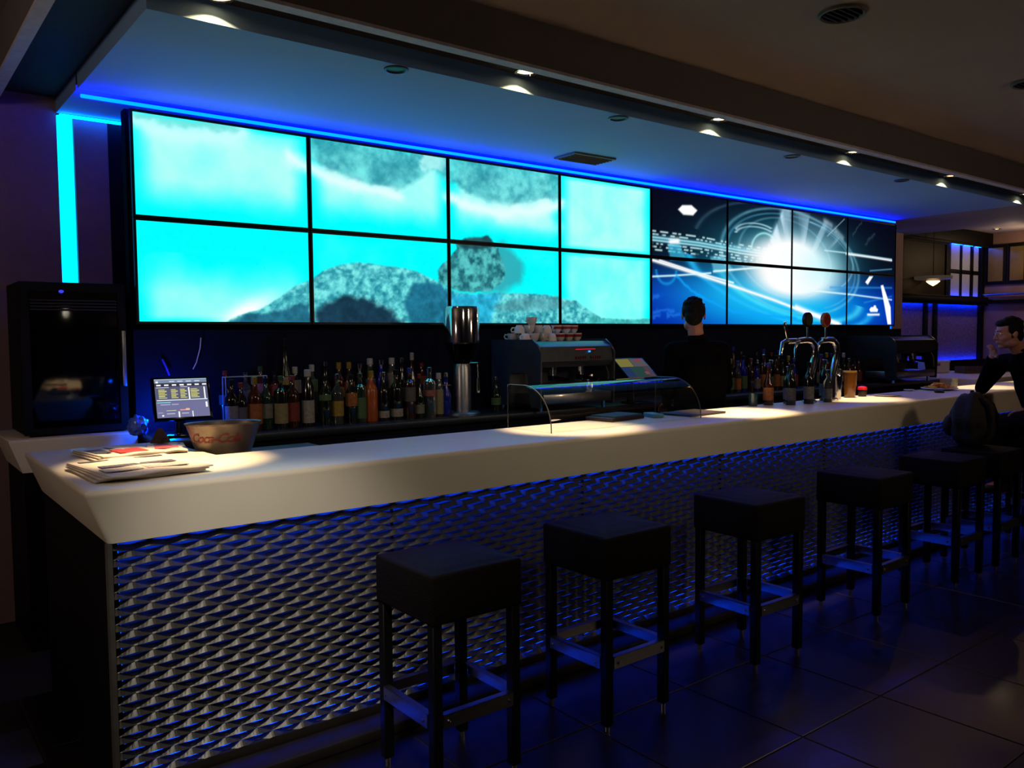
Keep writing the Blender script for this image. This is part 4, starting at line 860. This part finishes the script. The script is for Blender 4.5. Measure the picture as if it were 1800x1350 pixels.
bxo('latch', (-.02, .02, -.134, -.124, .09, .125), mat('latch_violet', (.45, .35, .6), .5), t, .003)
t = thing('paper_cup', 'pale paper cup left of the white plastic box', 'cup', (8.95, .30, 1.1)); bm = BM(); lathe(bm, [(.035, 0), (.048, .13), (.05, .13), (.044, .125)], 20); obj('cup', bm, mat('cup_beige', (.40, .36, .30), .6), t, True)
t = thing('red_tray', 'clear-rimmed tray of dark red fruit right of the white plastic box', 'tray', (9.75, -.25, 1.1), R(-38))
bxo('tray', (-.20, .20, -.12, .12, 0, .012), mat('tray_red', (.30, .05, .04), .4), t, .003)
for d in ((-.20, .20, -.125, -.119), (-.20, .20, .119, .125), (-.205, -.199, -.12, .12), (.199, .205, -.12, .12)): bxo('tray_wall', (d[0], d[1], d[2], d[3], .0, .085), mat('tray_clear', (.5, .42, .42), .1, trans=.6, var=0), t)
bm = BM(); rn = random.Random(5)
for k in range(22):
    bmesh.ops.create_icosphere(bm, subdivisions=1, radius=.026, matrix=Matrix.Translation((rn.uniform(-.17, .17), rn.uniform(-.09, .09), .038+rn.random()*.025)))
o = obj('fruit_pieces', bm, mat('fruit_red', (.50, .10, .04), .4, var=.4, vscale=12), smooth=True, loc=(9.75, -.25, 1.1), rz=R(-38)); tag(o, 'dark red fruit pieces filling the tray on the crossing counter', 'fruit', kind='stuff')

# ---------------------------------------------------------------- right bay: dark frames, blue lit panels, mirrors
M_tex = mat('speckled_panel', (.46, .40, .66), .6, var=.35, vscale=30)
M_pane = mat('frosted_pane', (.70, .72, .80), .5, var=.05)
t = thing('bay_frame', 'dark timber frame dividing the blue lit bay behind the counter', 'frame', (0, 0, 0))
for n_, d in (('shelf', (9.56, 12.62, .72, .93, 2.06, 2.11)), ('shelf_lip', (9.56, 12.5, .75, .77, 2.015, 2.06)), ('shelf_lip', (9.56, 12.5, .75, .77, 2.11, 2.145)), ('shelf_lip', (9.56, 12.5, .75, .77, 2.895, 2.93)), ('shelf_lip', (9.56, 12.5, .75, .77, 1.165, 1.205)), ('post', (10.74, 10.86, .88, .93, 1.0, 2.06)), ('post', (11.03, 11.15, .88, .93, 1.0, 2.06)), ('post', (12.52, 12.63, .86, .93, .9, 2.95)), ('post', (11.43, 11.54, .885, .93, 2.11, 2.95)),
              ('mullion', (11.86, 11.93, .893, .93, 2.11, 2.95)), ('mullion', (12.21, 12.31, .893, .93, 2.11, 2.95)), ('mid_rail', (11.54, 12.5, .893, .93, 2.49, 2.55)), ('top_rail', (9.56, 12.63, .75, .93, 2.93, 3.12)), ('sill', (9.56, 12.63, .75, .93, 1.05, 1.165)), ('base', (9.56, 12.63, .80, .93, 0, 1.05))):
    bxo(n_, d, M_dark, t, .004)
def lit_pane(x0, x1, z0, z1, m, label, gr, top=True, bottom=True, es=2.2):
    t = thing('lit_panel', label, 'panel', (0, 0, 0), 0, gr)
    bxo('pane', (x0, x1, .905, .925, z0, z1), m, t)
    ml = mat(f'led_pane{es}', (0, 0, 0), .5, emit=(0, .05, 1), es=es*16, var=0)
    if top: bxo('light_bar', (x0, x1, .868, .878, z1-.014, z1-.004), ml, t)
    if bottom: bxo('light_bar', (x0, x1, .868, .878, z0+.004, z0+.014), ml, t)
lit_pane(9.57, 10.74, 1.17, 2.055, M_tex, 'speckled blue lit panel left of the twin dark posts', 'speckled lit panels')
lit_pane(10.86, 11.03, 1.17, 2.055, M_tex, 'narrow speckled blue lit panel between the twin dark posts', 'speckled lit panels')
lit_pane(11.15, 12.50, 1.17, 2.055, M_tex, 'wide speckled blue lit panel left of the seated man', 'speckled lit panels')
for i, (x0, x1) in enumerate(((11.54, 11.86), (11.93, 12.21), (12.31, 12.50))):
    lit_pane(x0, x1, 2.55, 2.93, M_pane, f'blue lit upper pane, {["left", "middle", "right"][i]} of the upper three', 'small blue panes', True, False, 3.0)
    lit_pane(x0, x1, 2.115, 2.49, M_pane, f'blue lit lower pane, {["left", "middle", "right"][i]} of the lower three', 'small blue panes', False, True, 3.0)
t = thing('glazed_picture', 'large dark glazed panel with a glowing dish lamp before it', 'picture', (0, 0, 0))
bxo('glazing', (10.12, 11.40, .90, .925, 2.125, 2.915), mat('olive_glass', (.17, .14, .10), .5, var=.1, spec=.1), t)
bm = BM()
for d in ((10.08, 10.13, 2.11, 2.93), (11.39, 11.43, 2.11, 2.93)): box(bm, d[0], d[1], .88, .925, d[2], d[3])
box(bm, 10.13, 11.39, .88, .925, 2.89, 2.93); obj('frame', bm, M_dark, t)
t = thing('dish_lamp', 'small glowing dish lamp hanging before the dark glazed panel', 'lamp', (10.60, .70, 2.29))
bm = BM(); lathe(bm, [(.03, .02), (.10, .045), (.24, .06), (.245, .10), (.235, .10), (.09, .06)], 28, cap=False); obj('glass_dish', bm, mat('dish_glass', (.3, .27, .25), .4, emit=(1, .75, .55), es=.03, var=0), t, True)
bm = BM(); lathe(bm, [(.001, -.035), (.05, -.005), (.09, .03), (.03, .05), (.001, .052)], 20, cap=False); obj('bulb', bm, mat('bulb_warm', (0, 0, 0), .5, emit=(1, .62, .28), es=3.5, var=0), t, True)
bm = BM(); tube(bm, [(0, 0, .05), (0, 0, .82)], .004, 6); obj('cord', bm, M_dark, t)
for i, (y0, y1) in enumerate(((.59, .80), (.30, .49))):
    t = thing('wall_mirror', f'narrow framed mirror on the beige right wall, {"left" if i == 0 else "right"} of the two', 'mirror', (0, 0, 0), 0, 'narrow wall mirrors')
    bxo('frame', (12.60, 12.64, y0-.04, y1+.04, 2.34, 2.95), M_dark, t, .004); bxo('mirror_glass', (12.590, 12.602, y0, y1, 2.39, 2.90), mat('mirror_tan', (.55, .46, .25), .25, metal=.6, var=.3, vscale=3), t)
bm = BM(); tube(bm, [(12.58, .88, 2.19), (12.58, -1.2, 2.19)], .02, 10); t = tag(obj('wall_rail', bm, M_steel, smooth=True), 'thin dull rail running along the beige right wall', 'rail')
for y in (.7, .25, -.3):
    bm = BM(); tube(bm, [(12.58, y, 2.19), (12.64, y, 2.19)], .010, 8); obj('bracket', bm, M_steel, t)
bxo('trim_6', (12.56, 12.64, -2.5, .80, 2.05, 2.10), M_dark)['kind'] = 'structure'
t = thing('downlight', 'bright small downlight in the ceiling before the right bay', 'lamp', (12.0, .45, 3.127), 0, 'lit downlight of the right bay')
for src in (ring_me, bulb_me):
    c = src.copy(); COL.objects.link(c); c.parent = t

# ---------------------------------------------------------------- backpack on its stool
t = thing('backpack', 'dark slumped backpack sitting on a bar stool against the bar', 'bag', (4.92, -2.25, .818), R(190))
bm = BM(); bmesh.ops.create_icosphere(bm, subdivisions=4, radius=1); rn = random.Random(2)
for v in bm.verts:
    z = v.co.z; k = 1+.06*math.sin(v.co.x*7+z*5)+.05*math.sin(v.co.y*9)+rn.uniform(-.01, .01); w_ = .17*(1-.25*max(z, 0))
    v.co = Vector((v.co.x*w_*k, v.co.y*.14*k, max(z, -.86)*.20*k+.17))
obj('sack', bm, mat('pack_fabric', (.05, .045, .06), .8, bump=.5, bscale=40), t, True)
bm = BM(); bmesh.ops.create_icosphere(bm, subdivisions=3, radius=1)
for v in bm.verts: v.co = Vector((v.co.x*.11, v.co.y*.05-.13, v.co.z*.08+.13))
obj('front_pocket', bm, MATS['pack_fabric'], t, True)
for s in (-1, 1):
    bm = BM(); tube(bm, [(s*.06, .06, .33), (s*.07, .115, .28), (s*.085, .14, .20), (s*.09, .12, .08)], .014, 8); obj('strap', bm, M_dark, t, True)
bm = BM(); tube(bm, [(-.03, 0, .35), (-.02, 0, .375), (.02, 0, .375), (.03, 0, .35)], .008, 8); obj('handle', bm, M_dark, t, True)
# ---------------------------------------------------------------- people
def cap_(bm, p0, p1, r0, r1, seg=14):
    p0, p1 = Vector(p0), Vector(p1); d = p1-p0; L = max(d.length, 1e-5); n = d/L
    pts = []
    for k in range(5): a = PI/2*(1-k/4); pts.append((p0-n*r0*math.sin(a), max(r0*math.cos(a), .0004)))
    for k in range(5): a = PI/2*k/4; pts.append((p1+n*r1*math.sin(a), max(r1*math.cos(a), .0004)))
    tube2(bm, pts, n, seg)
def tube2(bm, pts, n, seg):
    a = n.cross(Vector((0, 0, 1)) if abs(n.z) < .9 else Vector((1, 0, 0))).normalized(); b = n.cross(a); rings = []
    for p, r in pts: rings.append([bm.verts.new(p+(a*math.cos(2*PI*k/seg)+b*math.sin(2*PI*k/seg))*r) for k in range(seg)])
    for A, B in zip(rings, rings[1:]):
        for k in range(seg): l = (k+1) % seg; bm.faces.new((A[k], A[l], B[l], B[k]))
    bm.faces.new(rings[0][::-1]); bm.faces.new(rings[-1])
def ell(bm, M, c, r, sub=2, rot=None):
    T = M @ Matrix.Translation(c)
    if rot: T = T @ rot
    T = T @ Matrix.Diagonal((r[0], r[1], r[2], 1)); bmesh.ops.create_icosphere(bm, subdivisions=sub, radius=1, matrix=T)
def fuse(name, bm, voxel, m, parent, smooth=2):
    bmesh.ops.recalc_face_normals(bm, faces=bm.faces[:])
    me = bpy.data.meshes.new(name); bm.to_mesh(me); bm.free()
    tmp = bpy.data.objects.new(name+'_tmp', me); COL.objects.link(tmp)
    r = tmp.modifiers.new('r', 'REMESH'); r.mode = 'VOXEL'; r.voxel_size = voxel; r.use_smooth_shade = True
    s = tmp.modifiers.new('s', 'SMOOTH'); s.factor = .5; s.iterations = smooth*2
    dg = bpy.context.evaluated_depsgraph_get(); dg.update()
    out = bpy.data.meshes.new_from_object(tmp.evaluated_get(dg)); bpy.data.objects.remove(tmp)
    out.name = name; out.materials.clear(); out.materials.append(m); out.shade_smooth()
    o = bpy.data.objects.new(name, out); COL.objects.link(o); o.parent = parent; return o
M_skin = mat('skin', (.62, .43, .36), .5, var=.05); M_cloth = mat('black_cloth', (.02, .02, .028), .95, spec=.05, bump=.4, bscale=30, var=.2); M_jean = mat('dark_denim', (.03, .035, .06), .9, spec=.1, var=.2); M_hair = mat('dark_hair', (.016, .012, .012), .7, bump=.5, bscale=140, spec=.2); M_shoe = mat('shoe_black', (.03, .03, .03), .4)
def head(bm, H):
    e = lambda c, r, rot=None: ell(bm, H, c, r, 3, rot)
    e((0, -.018, .035), (.074, .094, .080)); e((0, .020, -.010), (.064, .068, .078)); e((0, .022, -.060), (.050, .056, .048))
    e((0, .060, -.092), (.024, .022, .018)); e((0, .072, .030), (.050, .018, .012))
    for s in (-1, 1):
        e((s*.036, .050, -.022), (.024, .026, .028)); e((s*.078, -.012, -.004), (.008, .019, .031), Matrix.Rotation(.25, 4, 'X')); e((s*.010, .098, -.030), (.007, .009, .007)); e((s*.030, .073, .008), (.017, .012, .012))
        e((s*.045, .0, -.07), (.022, .045, .03))
    cap_(bm, H @ Vector((0, .082, .018)), H @ Vector((0, .106, -.024)), .0080, .0115, 10)
    e((0, .086, -.052), (.023, .010, .0055)); e((0, .083, -.063), (.020, .010, .0065)); e((0, .072, -.057), (.03, .016, .016))
def face_bits(H, parent):
    for s in (-1, 1):
        bm = BM(); ell(bm, H, (s*.030, .0775, .008), (.0125, .010, .0085), 3); ey = obj('eye', bm, mat('eye_white', (.75, .73, .70), .25, var=0), parent, True)
        bm = BM(); ell(bm, H, (s*.030, .0868, .008), (.0055, .002, .0055), 2); obj('iris', bm, mat('iris_dark', (.06, .03, .02), .2, var=0), ey, True)
        bm = BM(); cap_(bm, H @ Vector((s*.014, .089, .030)), H @ Vector((s*.046, .078, .032)), .0032, .0022, 8); obj('eyebrow', bm, M_hair, parent, True)
    bm = BM(); ell(bm, H, (0, .0945, -.0575), (.017, .0025, .0015), 2); obj('mouth_line', bm, mat('lip_dark', (.30, .13, .12), .5), parent, True)
def hand(bm, wrist, d, nrm, thumb_side, curl):
    d = Vector(d).normalized(); nrm = Vector(nrm); nrm = (nrm-d*nrm.dot(d)).normalized(); s = d.cross(nrm)*thumb_side
    W_ = Vector(wrist); M = Matrix(((s.x, d.x, nrm.x, 0), (s.y, d.y, nrm.y, 0), (s.z, d.z, nrm.z, 0), (0, 0, 0, 1)))
    M.translation = W_+d*.048
    ell(bm, M, (0, 0, 0), (.040, .052, .015), 3)
    for k, (off, ln) in enumerate(((.029, .072), (.010, .080), (-.010, .075), (-.028, .060))):
        p = W_+d*.085+s*off; a = 0; dirv = d.copy()
        for j, f in enumerate((.45, .32, .23)):
            a = curl*(.6, 1.0, .8)[j]; dirv = (dirv*math.cos(a)+(-nrm if j == 0 else (dirv.cross(s)*(-1 if dirv.cross(s).dot(nrm) > 0 else 1)))*math.sin(a)).normalized()
            q = p+dirv*ln*f; cap_(bm, p, q, .0088-.0008*j, .0082-.0009*j, 10); p = q
    p = W_+d*.030+s*.030; q = p+(d*.55+s*.75-nrm*.25).normalized()*.036; cap_(bm, p, q, .012, .0105, 10); r = q+(d*.9+s*.2-nrm*.3*curl).normalized()*.034; cap_(bm, q, r, .010, .0085, 10)
def frame(origin, f, tilt=0, rollz=0):
    f = Vector((f[0], f[1], 0)).normalized(); x = Vector((f.y, -f.x, 0)); M = Matrix(((x.x, f.x, 0, origin[0]), (x.y, f.y, 0, origin[1]), (0, 0, 1, origin[2]), (0, 0, 0, 1)))
    return M @ Matrix.Rotation(tilt, 4, 'X') @ Matrix.Rotation(rollz, 4, 'Y')
def person(label, base, H, J, hands, f, group=None):
    t = thing('person', label, 'person', base); L = Vector(base)
    inv = Matrix.Translation(-L); H = inv @ H
    J = {k: Vector(v)-L for k, v in J.items()}
    fw = Vector((f[0], f[1], 0)).normalized(); sd = Vector((fw.y, -fw.x, 0))
    # body: one continuous surface
    bm = BM(); head(bm, H)
    cap_(bm, J['neck'], H @ Vector((0, -.018, -.03)), .056, .054)
    cap_(bm, J['pelvis'], J['chest'], .11, .115); cap_(bm, J['chest'], J['neck'], .11, .06)
    for s in 'lr':
        cap_(bm, J['neck']-Vector((0, 0, .03)), J['sho_'+s], .055, .05); cap_(bm, J['sho_'+s], J['elb_'+s], .046, .037); cap_(bm, J['elb_'+s], J['wri_'+s], .037, .026)
        cap_(bm, J['pelvis'], J['hip_'+s], .10, .09); cap_(bm, J['hip_'+s], J['kne_'+s], .080, .056); cap_(bm, J['kne_'+s], J['ank_'+s], .054, .036); cap_(bm, J['ank_'+s], J['toe_'+s], .036, .028)
        d, n_, ts, cu_ = hands[s]; hand(bm, J['wri_'+s], d, n_, ts, cu_)
    fuse('body', bm, .0055, M_skin, t, 1)
    face_bits(H, t)
    # jacket
    bm = BM()
    for off in (-1, 1):
        o_ = sd*off*.055
        cap_(bm, J['pelvis']+o_+Vector((0, 0, .04)), J['chest']+o_*1.2, .125, .130, 18); cap_(bm, J['chest']+o_, J['neck']+o_*.6-Vector((0, 0, .07)), .125, .085, 18)
    cap_(bm, J['neck']-Vector((0, 0, .06)), J['neck']+Vector((0, 0, .012)), .085, .066, 18)
    for s in 'lr':
        cap_(bm, J['neck']-Vector((0, 0, .06)), J['sho_'+s], .075, .068); cap_(bm, J['sho_'+s], J['elb_'+s], .066, .053); w_ = J['elb_'+s].lerp(J['wri_'+s], .93); cap_(bm, J['elb_'+s], w_, .053, .038)
    jk = fuse('jacket', bm, .009, M_cloth, t, 2)
    bm = BM(); pts = [J['neck']+Vector((0, 0, .030))+(fw*math.cos(a)*.062+sd*math.sin(a)*.066) for a in [2*PI*k/20 for k in range(20)]]
    tube(bm, pts+[pts[0]], .013, 8, False); obj('collar', bm, M_cloth, jk, True)
    bm = BM(); cap_(bm, J['pelvis']-sd*.06, J['pelvis']+sd*.06, .13, .13)
    for s in 'lr': cap_(bm, J['hip_'+s], J['kne_'+s], .098, .072); cap_(bm, J['kne_'+s], J['ank_'+s]+Vector((0, 0, .02)), .070, .054)
    fuse('trousers', bm, .009, M_jean, t, 2)
    for s in 'lr':
        bm = BM(); cap_(bm, J['ank_'+s]-Vector((0, 0, .03)), J['toe_'+s], .046, .036); cap_(bm, J['ank_'+s], J['ank_'+s]-Vector((0, 0, .03)), .046, .046); fuse('shoe', bm, .007, M_shoe, t, 1)
    # hair
    bm = BM(); e = lambda c, r: ell(bm, H, c, r, 3)
    e((0, -.028, .045), (.079, .090, .075)); e((0, .028, .085), (.060, .055, .034)); e((0, -.066, -.012), (.064, .045, .066))
    for s in (-1, 1): e((s*.066, -.018, .035), (.018, .050, .045))
    rn = random.Random(3)
    for k in range(90):
        a = rn.uniform(0, 2*PI); b_ = rn.uniform(.25, 1.45); p = Vector((.078*math.cos(a)*math.cos(b_), -.02+.092*math.sin(a)*math.cos(b_), .052+.076*math.sin(b_)))
        if p.y > .06 and p.z < .07: continue
        q = p*1.0+Vector((p.x*.05, p.y*.05-.006, .006)); cap_(bm, H @ p, H @ q, .009, .005, 6)
    fuse('hair', bm, .006, M_hair, t, 1)
    return t
# seated man in profile, chin on his hand
person('dark haired man in black jacket seated at the bar, hand at his mouth, in profile', (6.02, -2.315, .817), frame((5.775, -2.14, 1.590), (-.80, .60), R(-6)),
    dict(pelvis=(6.05, -2.33, .905), chest=(6.00, -2.26, 1.20), neck=(5.90, -2.19, 1.435), sho_l=(5.80, -2.35, 1.365), sho_r=(5.99, -2.03, 1.365), elb_l=(5.90, -2.47, 1.10), wri_l=(5.86, -2.25, 1.01), elb_r=(6.02, -1.86, 1.150), wri_r=(5.838, -2.005, 1.412),
         hip_l=(5.97, -2.40, .90), hip_r=(6.13, -2.30, .90), kne_l=(5.76, -2.03, .86), kne_r=(6.13, -1.99, .86), ank_l=(5.82, -2.10, .42), ank_r=(6.12, -2.06, .42), toe_l=(5.76, -1.99, .365), toe_r=(6.10, -1.95, .365)),
    dict(l=((-.1, .9, -.3), (0, .2, 1), 1, .5), r=((-.62, -.40, .76), (.55, -.45, .3), -1, .75)), (-.6, .8))
# barman seen from behind
BO = Vector((-.20, -.16, 0))
person('barman in black seen from behind, dark head against the blue display', tuple(Vector((3.73, -.80, 0))+BO), frame(tuple(Vector((3.705, -.785, 1.740))+BO), (.74, .67), R(-4)),
    {k: tuple(Vector(v)+BO) for k, v in dict(pelvis=(3.73, -.82, 1.0), chest=(3.725, -.83, 1.34), neck=(3.715, -.81, 1.555), sho_l=(3.56, -.72, 1.49), sho_r=(3.87, -.90, 1.49), elb_l=(3.55, -.68, 1.24), wri_l=(3.66, -.58, 1.10), elb_r=(3.95, -.88, 1.24), wri_r=(3.96, -.70, 1.10),
         hip_l=(3.65, -.78, .97), hip_r=(3.81, -.86, .97), kne_l=(3.65, -.75, .53), kne_r=(3.83, -.85, .53), ank_l=(3.64, -.78, .085), ank_r=(3.83, -.89, .085), toe_l=(3.70, -.66, .040), toe_r=(3.92, -.78, .040)).items()},
    dict(l=((.5, .8, -.3), (.1, 0, 1), 1, .5), r=((.3, .8, -.3), (-.1, 0, 1), -1, .5)), (.62, .78))
for _o in COL.objects:
    if 'label' in _o and not 4 <= len(str(_o['label']).replace('-', ' ').replace("'", ' ').split()) <= 16 and 'category' in _o: print('LABEL LENGTH', _o.name, _o['label'])
